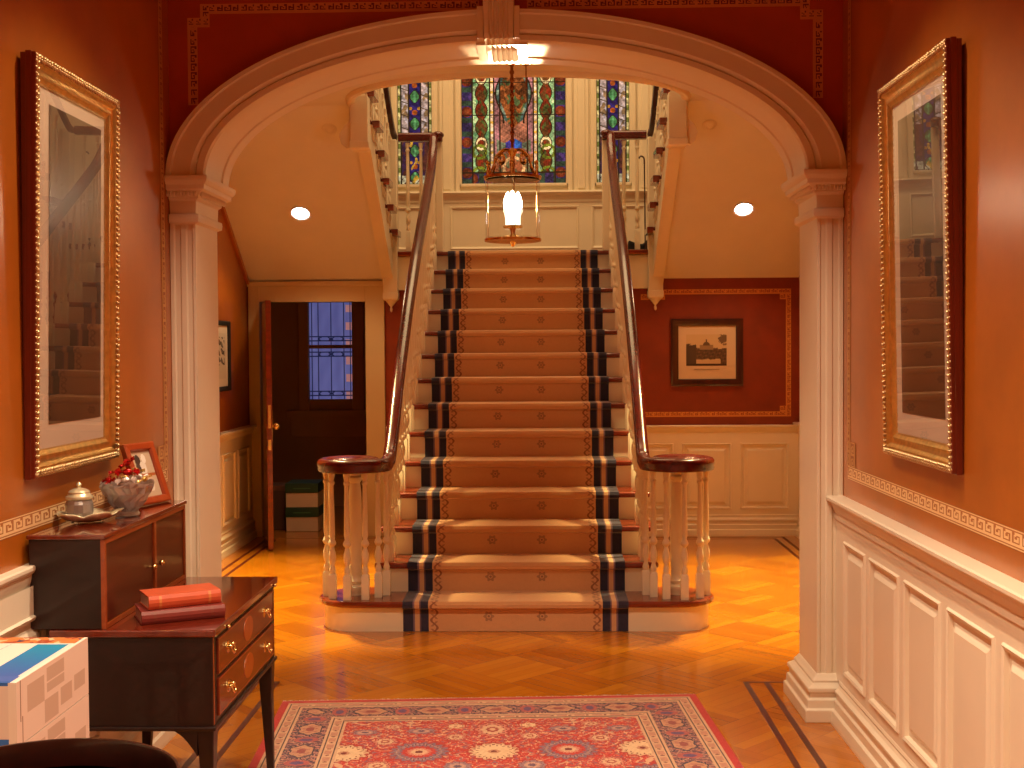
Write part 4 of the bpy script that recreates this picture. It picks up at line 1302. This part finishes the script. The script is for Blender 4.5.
# cupboard on top
HX, HY0, HY1, HZ = -1.165, 3.575, 4.40, 1.013
MB().box(-1.395, HX - .01, HY0 + .002, HY1 - .002, DZT + .0005, HZ - .014).build('cupboard_carcass', DESKW, dk, bev=.002)
MB().box(-1.40, HX + .004, HY0 - .004, HY1 + .01, HZ - .014, HZ).build('cupboard_top', DESKT, dk, bev=.003)
mitred(MB(), HY0 + .002, HY1 - .002, DZT + .001, HZ - .015, [(0, -.012), (0, .001), (.014, .001), (.014, -.012)], lambda y, z, h: (HX + h, y, z)).build('cupboard_frame', INLAY, dk)
YD = 4.05
MB().box(HX - .012, HX + .002, YD - .010, YD + .010, DZT + .015, HZ - .028).build('divider', INLAY, dk)
for a, c, ky in ((HY0 + .018, YD - .012, YD - .04), (YD + .012, HY1 - .018, YD + .04)):
    d_ = MB().box(HX - .010, HX - .004, a, c, DZT + .017, HZ - .030).build('cupboard_door', DOORW, dk, bev=.002)
    MB().ell((HX + .010, ky, .838), (.010, .010, .010), 12, 8).tube([(HX - .004, ky, .838), (HX + .010, ky, .838)], .004).build('knob', BRASS, d_, smooth=60)

# books on the desk
def book(name, label, p, ang, L, W, T, cov, band):
    t = thing(name, label, 'book', p, ang)
    c = 2.5e-3
    b = MB().box(0, L, 0, W, 0, c * 1.4).box(0, L, 0, W, T - c * 1.4, T)
    b.prism([(0, 0), (-.006, T * .25), (-.008, T * .5), (-.006, T * .75), (0, T)][::1], 0, L, 'x')
    b.build('cover', cov, t, bev=.001, local=True)
    MB().box(.004, L - .004, .002, W - .006, c * 1.4, T - c * 1.4).build('pages', paint(name + '_pages', (.72, .55, .40), .8, .06), t, local=True)
    b = MB()
    for f_ in (.16, .84): b.prism([(-.0005, T * .02), (-.0068, T * .25), (-.0088, T * .5), (-.0068, T * .75), (-.0005, T * .98)], L * f_ - .004, L * f_ + .004, 'x')
    b.build('spine_band', band, t, local=True)
    return t
LEATH = paint('red_cloth_cover', (.56, .09, .035), .45, .1, 20)
LEATH2 = paint('dark_red_cover', (.20, .025, .018), .45, .1, 20)
book('book', 'dark red book lying flat on the desk, under another book', (-1.075, 3.632, DZT + .0005), math.radians(27), .255, .145, .040, LEATH2, paint('dull_band', (.20, .035, .02), .5, .1))
book('book', 'bright red book lying on top of the darker book on the desk', (-1.060, 3.655, DZT + .0415), math.radians(31), .225, .125, .042, LEATH, paint('faded_gilt_band', (.62, .20, .06), .4, .1))

# photo stand
t = thing('photo_stand', 'small reddish wooden photo frame leaning back beside the crystal bowl', 'photo frame', (-1.272, 4.205, HZ + .001), math.atan2(.19, .062))
tilt = math.radians(20)
def ff(x, z, h):       # x along the base, z up the frame, leaning back (local +y is behind)
    return (x, z * math.sin(tilt) - h * math.cos(tilt), z * math.cos(tilt) + h * math.sin(tilt))
FW = wood('reddish_frame_wood', rgb(150, 56, 22), rgb(176, 76, 32), 2, .35, .4)
def portrait(U, V):
    img = canvas(U, (200, 176, 150))
    for c_, r_, col in (((.32, .80), .13, (70, 56, 50)), ((.62, .82), .11, (236, 226, 214)), ((.5, .62), .16, (228, 218, 206)), ((.28, .62), .12, (84, 68, 60)), ((.62, .25), .15, (226, 214, 200)), ((.32, .28), .10, (150, 128, 108))):
        img[((U - c_[0]) ** 2 + ((V - c_[1]) * 1.1) ** 2 < r_ ** 2)] = col
    img[abs(V - .48) < .03] = (176, 98, 50)
    return img
W_, H_ = .172, .228
b = MB()
mitred(b, 0, W_, 0, H_, [(0, .0), (0, .018), (.006, .021), (.024, .019), (.028, .012), (.028, .004)], ff)
b.build('frame', FW, t, local=True)
MB().add([ff(0, 0, 0), ff(W_, 0, 0), ff(W_, H_, 0), ff(0, H_, 0)], [(0, 1, 2, 3)]).build('backboard', DARKW, t, local=True)
art('photograph', 40, 50, portrait, lambda u, v: ff(.027 + u * (W_ - .054), .027 + v * (H_ - .054), .006), attr_mat('portrait_print', .35), t, local=True)

# crystal bowl
bc = Vector((-1.235, 3.985, HZ + .0008))
t = thing('crystal_bowl', 'cut crystal bowl filled with foil-wrapped sweets on the desk cupboard', 'bowl', bc)
b = MB()
prof_o = [(.030, .0), (.040, .003), (.041, .010), (.034, .018), (.046, .032), (.060, .052), (.073, .078), (.084, .100), (.088, .110)]
prof_i = [(.083, .109), (.079, .098), (.068, .076), (.055, .052), (.040, .034), (.020, .027), (.0, .025)]
seg, vs, fs = 22, [], []
allp = prof_o + prof_i
m = len(allp)
for k in range(seg):
    a = 2 * PI * k / seg
    for j, (r_, z) in enumerate(allp):
        q = 1
        if 3 < j < 8: q = 1 + .07 * ((k + j // 2) % 2 * 2 - 1)
        zz = z + (.007 * ((k // 2) % 2) if j in (8, 9) else 0)
        a2 = a + (PI / seg if j in (4, 6) else 0)
        vs.append((bc.x + r_ * q * math.cos(a2), bc.y + r_ * q * math.sin(a2), bc.z + zz))
for k in range(seg):
    k2 = (k + 1) % seg
    for j in range(m - 1): fs.append((k * m + j, k2 * m + j, k2 * m + j + 1, k * m + j + 1))
fs.append([k * m for k in range(seg)][::-1])
b.add(vs, fs); b.build('bowl_body', CRYSTAL, t)
RIMM = metal('crystal_sparkle', (.95, .9, .85, 1), .1)
# wrapped sweets
def foil(name, c, rough=.22):
    g = G(name, rough, metal=.65)
    g.color(c); g.bump(g.noise(g.coords(), 160, 3), .9, .004)
    return g.m
FO = {'red': foil('red_foil', rgb(196, 20, 24)), 'gold': foil('gold_foil', (.9, .62, .2, 1)), 'white': foil('white_foil', (.85, .75, .72, 1), .3)}
def sweet_mb():
    b = MB().ell((0, 0, 0), (.015, .010, .010), 10, 8)
    for s in (-1, 1):
        n_ = 9
        vs = [(s * .013, 0, 0)]
        for k in range(n_):
            a = -1.1 + 2.2 * k / (n_ - 1)
            vs.append((s * (.013 + .022 * math.cos(a)), .022 * math.sin(a), .005 * (-1) ** k))
        b.add(vs, [(0, k, k + 1) for k in range(1, n_)])
    return b
protos = {}
LB = {'red': 'shiny red foil-wrapped sweet heaped in the crystal bowl', 'gold': 'gold foil-wrapped sweet heaped in the crystal bowl', 'white': 'silvery white wrapped sweet heaped in the crystal bowl'}
spots = []
rr = random.Random(5)
lay = [(.024, 2, .056, .8), (.046, 4, .086, .8), (.060, 5, .124, 1.0), (.030, 3, .150, 1.15), (.0, 1, .178, 1.4)]
for rad, cnt, z, scl in lay:
    for k in range(cnt):
        a = 2 * PI * k / cnt + z * 20
        spots.append((rad * math.cos(a), rad * math.sin(a), z + rr.uniform(-.002, .002), a, scl))
for i, (x, y, z, a, scl) in enumerate(spots):
    colr = 'gold' if y + x * .3 > .008 else ('red' if rr.random() < .62 else 'white')
    if colr == 'gold' and rr.random() < .2: colr = 'white'
    if colr not in protos:
        o = sweet_mb().build('wrapped_sweet', FO[colr], smooth=60)
        tag(o, LB[colr], 'sweet', colr + ' wrapped sweets in the bowl'); protos[colr] = o
    else:
        o = protos[colr].copy(); COL.objects.link(o)
    o.location = bc + Vector((x, y, z))
    o.scale = (scl, scl, scl)
    o.rotation_euler = (rr.uniform(-.6, .6), rr.uniform(-.15, .15), a + PI / 2)

# leaf dish with glass jar
dc = Vector((-1.315, 3.845, HZ + .0008))
t = thing('leaf_dish', 'shiny gilded leaf-shaped dish under the lidded glass jar', 'dish', dc, math.radians(35))
b = MB(); n_, mrad = 40, [0, .4, .75, .92, 1.0]
vs = []
for fr in mrad:
    for k in range(n_):
        a = 2 * PI * k / n_
        lob = 1 + .12 * math.cos(5 * a) + .05 * math.cos(13 * a)
        r_ = fr * lob
        z = .004 + (.030 * max(0, fr - .55) ** 1.3 * 3.0 if fr > .5 else 0) * (.55 + .45 * abs(math.cos(2.5 * a)))
        vs.append((.098 * r_ * math.cos(a), .060 * r_ * math.sin(a), z))
fs = [(j * n_ + k, j * n_ + (k + 1) % n_, (j + 1) * n_ + (k + 1) % n_, (j + 1) * n_ + k) for j in range(len(mrad) - 1) for k in range(n_)]
b.add(vs, fs); b.build('dish_body', SILVER, t, local=True, smooth=50, recalc=False, solid=.003)
b = MB()
for a in range(4):
    b.ell((.06 * math.cos(a * PI / 2 + .78), .035 * math.sin(a * PI / 2 + .78), .001), (.006, .006, .002), 8, 6)
b.build('foot', SILVER, t, local=True)
jc = Vector((-1.338, 3.832, HZ + .0165))
t = thing('lidded_jar', 'small cut glass jar with domed gilt lid standing in the leaf dish', 'jar', jc)
b = MB(); seg = 20
prof_j = [(.030, 0), (.038, .004), (.042, .020), (.042, .045), (.038, .056), (.034, .060), (.030, .058), (.034, .045), (.034, .012), (0, .010)]
vs, fs, m = [], [], len(prof_j)
for k in range(seg):
    a = 2 * PI * k / seg
    q = 1 + .03 * (k % 2)
    for j, (r_, z) in enumerate(prof_j):
        vs.append((jc.x + r_ * (q if j < 6 else 1) * math.cos(a), jc.y + r_ * (q if j < 6 else 1) * math.sin(a), jc.z + z))
for k in range(seg):
    for j in range(m - 1): fs.append((k * m + j, ((k + 1) % seg) * m + j, ((k + 1) % seg) * m + j + 1, k * m + j + 1))
fs.append([k * m for k in range(seg)][::-1])
b.add(vs, fs); b.build('jar_body', CRYSTAL, t)
b = MB().lathe([(.040, .0605), (.043, .064), (.042, .070), (.037, .074), (.033, .080), (.034, .084), (.028, .090), (.016, .095), (.007, .097), (.006, .101), (.009, .106), (.006, .112), (0, .116)], (jc.x, jc.y, jc.z), 24)
b.build('lid', SILVER, t, smooth=35)

# ================================================================= BOXES, TRAY
def box_top(U, V):      # u from the wall outwards, v away from the viewer
    img = canvas(U, (232, 220, 214))
    n = seg_noise(U, V, 14, 22, 31)
    g_ = np.clip((V - .1) / .7, 0, 1)[..., None]
    band = (U > .64) & (U < .93) & (V < .83)
    img[band] = ((1 - g_) * np.array((56, 92, 176)) + g_ * np.array((20, 140, 190)))[band]
    img[(V < .13) & (U < .95)] = (66, 100, 180)
    img[(V < .03) & (U < .95)] = (24, 92, 170)
    img[(abs(U - (.30 + V * .12)) < .006) & (V > .16) & (V < .83)] = (190, 176, 184)
    ph = V > .85
    img[ph] = (206, 122, 66)
    img[ph & (n > .5)] = (158, 70, 44)
    img[ph & (n > .8)] = (226, 190, 150)
    img[ph & (n < .14)] = (76, 60, 86)
    img[ph & (U < .14)] = (96, 104, 170)
    img[(U > .965)] = (236, 226, 216)
    return img
def box_side(U, V):     # u from near to far
    img = canvas(U, (226, 204, 194))
    for u0, u1, v0, v1 in ((.13, .36, .42, .86), (.39, .63, .70, .93), (.39, .63, .52, .67), (.36, .55, .05, .42), (.58, .75, .14, .46), (.78, .95, .22, .50)):
        m = (U > u0) & (U < u1) & (V > v0) & (V < v1)
        img[m] = (196, 170, 156)
    img[(abs(U - .045) < .006) & (V > .35 + .0 * U)] = (140, 104, 90)
    img[(abs(U - .07) < .005) & (V <= .42)] = (150, 116, 100)
    return img
def box_end(U, V):
    img = canvas(U, (218, 196, 184))
    img[V > .95] = (40, 96, 176)
    img[V < .12] = (44, 100, 180)
    img[(U > .93)] = (226, 206, 192)
    return img
BOXM = attr_mat('printed_card', .5)
BX0, BX1, BY0, BY1 = -1.335, -1.05, 2.70, 3.135
SQZ = .508
for k, lab in ((0, 'white printed cardboard box directly under the blue-topped one'), (1, 'white cardboard box with blue and photo-printed top, upper of two stacked')):
    z0 = SQZ + k * .151; z1 = z0 + .15
    t = thing('cardboard_box', lab, 'box', ((BX0 + BX1) / 2, (BY0 + BY1) / 2, z0), 0)
    MB().box(BX0 + .001, BX1 - .001, BY0 + .001, BY1 - .001, z0 + .0005, z1 - .001).build('box_body', paint('white_card', (.72, .62, .56), .6, .03), t)
    art('printed_top', 150, 170, box_top, lambda u, v: (BX0 + u * (BX1 - BX0), BY0 + v * (BY1 - BY0), z1), BOXM, t)
    art('printed_side', 90, 40, box_side, lambda u, v: (BX1, BY0 + u * (BY1 - BY0), z0 + .001 + v * (z1 - z0 - .001)), BOXM, t)
    art('printed_end', 60, 40, box_end, lambda u, v: (BX0 + u * (BX1 - BX0), BY0, z0 + .001 + v * (z1 - z0 - .001)), BOXM, t)
# plain stool that carries the boxes
t = thing('wooden_stool', 'plain dark wooden stool under the two cardboard boxes', 'stool', (-1.19, 2.917, 0))
MB().box(-1.335, -1.06, 2.72, 3.12, .475, .507).build('seat', DARKW, t, bev=.006)
for x in (-1.32, -1.10):
    for y in (2.74, 3.07): MB().stack([(.001, x + .004, x + .026, y + .004, y + .026), (.475, x, x + .03, y, y + .03)]).build('leg', DARKW, t)
# round tray table
tc = (-.845, 2.305)
t = thing('tray_table', 'round dark wooden tray table with raised rim in the near left corner', 'table', (tc[0], tc[1], 0))
TW = wood('tray_mahogany', rgb(30, 8, 5), rgb(46, 12, 8), 1, .3, .5)
MB().lathe([(.266, .652), (.276, .655), (.280, .716), (.278, .721), (.272, .721), (.270, .715), (.266, .664)], (tc[0], tc[1], 0), 72).build('rim', TW, t, smooth=40)
MB().lathe([(0, .648), (.266, .650), (.266, .664), (0, .664)], (tc[0], tc[1], 0), 72).build('tray_floor', wood('tray_floor_wood', rgb(150, 74, 26), rgb(186, 104, 40), 0, .25, .8), t, smooth=30)
MB().lathe([(.05, .63), (.06, .648), (.045, .60), (.022, .56), (.03, .45), (.04, .36), (.022, .30), (.03, .26), (.028, .20)][::-1], (tc[0], tc[1], 0), 20).build('pedestal', TW, t, smooth=50)
for k in range(3):
    a = .4 + k * 2 * PI / 3
    P = lambda r_, z: (tc[0] + r_ * math.cos(a), tc[1] + r_ * math.sin(a), z)
    MB().tube(smoothpath([P(.015, .24), P(.10, .20), P(.17, .08), P(.22, .022), P(.25, .020)], 5), .018, 8, scale=list(np.linspace(1.2, .75, 21))).build('leg', TW, t, smooth=60)

# ========================================================================= RUG
RW, RLN = 1.845, 2.62
def rug_fn(U, V):
    u = U * RW; v = V * RLN                 # v from the far edge towards the viewer
    um = np.minimum(u, RW - u); vm = np.minimum(v, RLN - v)
    e = np.minimum(um, vm)
    RED_, CRM, NAV, BLU, PNK, DRD = (190, 34, 30), (216, 176, 142), (46, 34, 70), (126, 100, 126), (206, 128, 112), (120, 22, 24)
    img = canvas(U, RED_)
    r = np.random.default_rng(3)
    n = blur_noise(U, V, 160, 240, 12); n2 = blur_noise(U, V, 300, 460, 15)
    img += n2[..., None] * 14
    along = np.where(um < vm, v, u)
    fu = abs(u - RW / 2)
    n3 = blur_noise(fu, v, 46, 60, 41); n4 = blur_noise(fu, v, 70, 90, 52); n5 = blur_noise(fu, v, 110, 150, 63)
    img[abs(n5) < .035] = (206, 120, 100)
    img[n5 > .42] = (150, 96, 116)
    img[n5 < -.46] = (214, 168, 136)
    img[abs(n3) < .045] = (216, 168, 134)
    img[(abs(n4) < .03)] = (124, 92, 112)
    def ros(cx, cy, R_, k, cols, sq=1.0):
        du, dv = fu - cx, (v - cy) * sq
        rad = np.hypot(du, dv); an = np.arctan2(dv, du)
        ed = R_ * (1 + .09 * np.cos(k * an))
        img[rad < ed * 1.12] = (170, 40, 36)
        for f_, c_ in cols: img[rad < ed * f_] = c_
        img[(abs(rad - ed * .8) < R_ * .06) & (np.cos(k * 2 * an) > .3)] = DRD
    ringc = ((1, BLU), (.86, (178, 140, 134)), (.74, BLU), (.62, RED_), (.42, PNK), (.3, CRM), (.14, DRD))
    crm = ((1, CRM), (.84, (228, 192, 152)), (.26, (196, 140, 110)), (.12, DRD))
    small = ((1, (150, 118, 132)), (.6, (196, 150, 134)), (.3, (96, 70, 104)))
    pnk = ((1, PNK), (.7, CRM), (.4, (170, 60, 54)), (.2, CRM))
    for r0 in (0, 1.0, 2.0):
        for cx, cy, R_, k, cols, sq in ((0, .72, .092, 16, crm, 1), (.29, .71, .108, 18, ringc, 1), (.58, .71, .09, 14, crm, 1),
              (.29, .455, .058, 10, small, 1.6), (.52, .46, .052, 10, small, 1.5), (0, .45, .066, 9, pnk, .8), (.15, .54, .04, 7, pnk, 1), (.43, .58, .045, 8, pnk, 1), (.15, .40, .036, 7, crm, 1.3), (.41, .395, .04, 7, pnk, 1.4),
              (0, 1.02, .108, 18, ringc, 1), (.29, 1.0, .09, 14, crm, 1), (.58, 1.01, .105, 18, ringc, 1), (.14, .88, .05, 9, small, 1), (.44, .86, .05, 9, pnk, 1), (.66, .90, .04, 8, small, 1), (.15, 1.2, .05, 9, pnk, 1), (.43, 1.18, .05, 9, small, 1)):
            ros(cx, cy + r0, R_, k, cols, sq)
    # borders
    def guard(a, b_):
        m = (e >= a) & (e < b_)
        img[m] = (214, 172, 138)
        md = (a + b_) / 2
        img[m & (abs(e - md) < .012) & (np.mod(along, .075) < .045)] = (196, 138, 116)
        img[m & (np.hypot(np.mod(along, .075) - .055, e - md) < .007)] = (130, 60, 60)
        for q in (a + .014, b_ - .014): img[m & (abs(e - q) < .0035)] = (66, 44, 62)
    wide = .030
    nav = (e >= .105) & (e < .245)
    img[nav] = NAV
    nn = blur_noise(U, V, 420, 640, 33)
    img[nav & (nn > .16)] = (186, 122, 108)
    img[nav & (nn < -.24)] = (128, 76, 92)
    img[nav & (abs(nn) < .045)] = (200, 156, 134)
    ph = np.mod(along, .27) - .135
    lob = 1 + .16 * np.cos(6 * np.arctan2((e - .175) / .044, ph / .066))
    q = ((ph / .066) ** 2 + ((e - .175) / .044) ** 2) / lob
    img[nav & (q < 1.35)] = NAV
    img[nav & (q < 1)] = (198, 146, 116)
    img[nav & (q < .62) & (nn > .05)] = (176, 110, 100)
    img[nav & (q < .16)] = (150, 70, 72)
    ph2 = np.mod(along + .135, .27) - .135
    q2 = (ph2 / .032) ** 2 + ((e - .175) / .05) ** 2
    img[nav & (q2 < 1)] = (176, 84, 84)
    img[nav & (q2 < .3)] = (96, 70, 120)
    guard(.032, .105); guard(.245, .315)
    img[e < .032] = (190, 28, 36)
    img += n2[..., None] * 10
    return img
rug = thing('persian_rug', 'red oriental rug with navy and cream floral border on the parquet', 'rug', (-.06, 4.6, 0))
A_, B_ = Vector((-1.006, 5.285)), Vector((.838, 5.40))
ux = (B_ - A_).normalized(); vx = Vector((ux.y, -ux.x))
def rp(u, v, z=.0055):
    p = A_ + ux * (u * RW) + vx * (v * RLN)
    return (p.x, p.y, z)
art('pile', 340, 540, rug_fn, lambda u, v: rp(u, v), attr_mat('rug_wool', .9, fuzz=.3), rug)
b = MB()
vs = [rp(u, v, z) for z in (.001, .0052) for u, v in ((0, 0), (1, 0), (1, 1), (0, 1))]
b.add(vs, [(0, 1, 2, 3), (4, 5, 6, 7), (0, 1, 5, 4), (1, 2, 6, 5), (2, 3, 7, 6), (3, 0, 4, 7)])
b.build('backing', paint('rug_backing', (.4, .2, .15), .9), rug)
b = MB(); n_ = 240
for k in range(n_):
    u0 = k / n_; u1 = (k + .62) / n_
    ln = .010 + .006 * rr.random()
    b.add([rp(u0, .0, .004), rp(u1, .0, .004), rp(u1 + rr.uniform(-.001, .001), -ln / RLN * 1.6, .002), rp(u0 + rr.uniform(-.001, .001), -ln / RLN * 1.6, .002)], [(0, 1, 2, 3)])
b.build('fringe', paint('fringe_cotton', (.72, .55, .42), .9), rug, recalc=False)

# ======================================================================= LIGHTS
WARM = (1.0, .67, .33)
def light(name, kind, loc, energy, color=WARM, rot=None, aim=None, **kw):
    l = bpy.data.lights.new(name, kind); l.energy = energy; l.color = color
    for k, v in kw.items(): setattr(l, k, v)
    o = bpy.data.objects.new(name, l); COL.objects.link(o); o.location = loc
    if aim is not None: o.rotation_euler = (Vector(aim) - Vector(loc)).to_track_quat('-Z', 'Y').to_euler()
    elif rot: o.rotation_euler = rot
    return o
HALLC = (1.0, .76, .50)
for s in (-1, 1):
    for y, e, a_ in ((3.86, 190, 90), (1.7, 215, 90), (-.6, 95, 146)):  # rear wide-cone pair is an added frontal fill for the stair risers
        light('hall_spot_and_fill', 'SPOT', (s * .36, y, 3.75), e, HALLC, aim=(s * .36, y, 0), spot_size=math.radians(a_), spot_blend=.42, shadow_soft_size=.03)
    light('stair_spot', 'SPOT', slope_pt(s * 1.713, 9.32)[:2] + (2.58,), 30, aim=(s * 1.6, 8.9, 0), spot_size=math.radians(130), spot_blend=.5, shadow_soft_size=.06)
    light('stair_hall_spot', 'SPOT', (s * 1.70, 7.45, 3.22), 1250, (1, .78, .33), aim=(s * 1.72, 7.5, 0), spot_size=math.radians(64), spot_blend=.7, shadow_soft_size=.06)
light('lantern_point', 'POINT', (0, ly, 2.36), 36, (1, .72, .42), shadow_soft_size=.04)
light('keystone_hotspot_fill', 'SPOT', (.02, ly - .1, 2.56), 200, aim=(.0, 5.3, 2.83), spot_size=math.radians(16), spot_blend=.25, shadow_soft_size=.02)  # added narrow beam for the hot patch under the keystone, no fixture of its own
light('upper_hall', 'AREA', (0, 9.3, 5.8), 104, rot=(0, 0, 0), shape='RECTANGLE', size=2.5, size_y=2.0)

w = bpy.data.worlds.new('world'); SC.world = w; w.use_nodes = True
w.node_tree.nodes['Background'].inputs[0].default_value = (1, .6, .35, 1)
w.node_tree.nodes['Background'].inputs[1].default_value = .02

SC.view_settings.view_transform = 'Standard'
SC.view_settings.look = 'None'
SC.view_settings.exposure = 0
SC.cycles.use_denoising = True
SC.cycles.max_bounces = 8
SC.cycles.diffuse_bounces = 4
SC.cycles.sample_clamp_indirect = 4
SC.cycles.caustics_reflective = False
SC.cycles.caustics_refractive = False
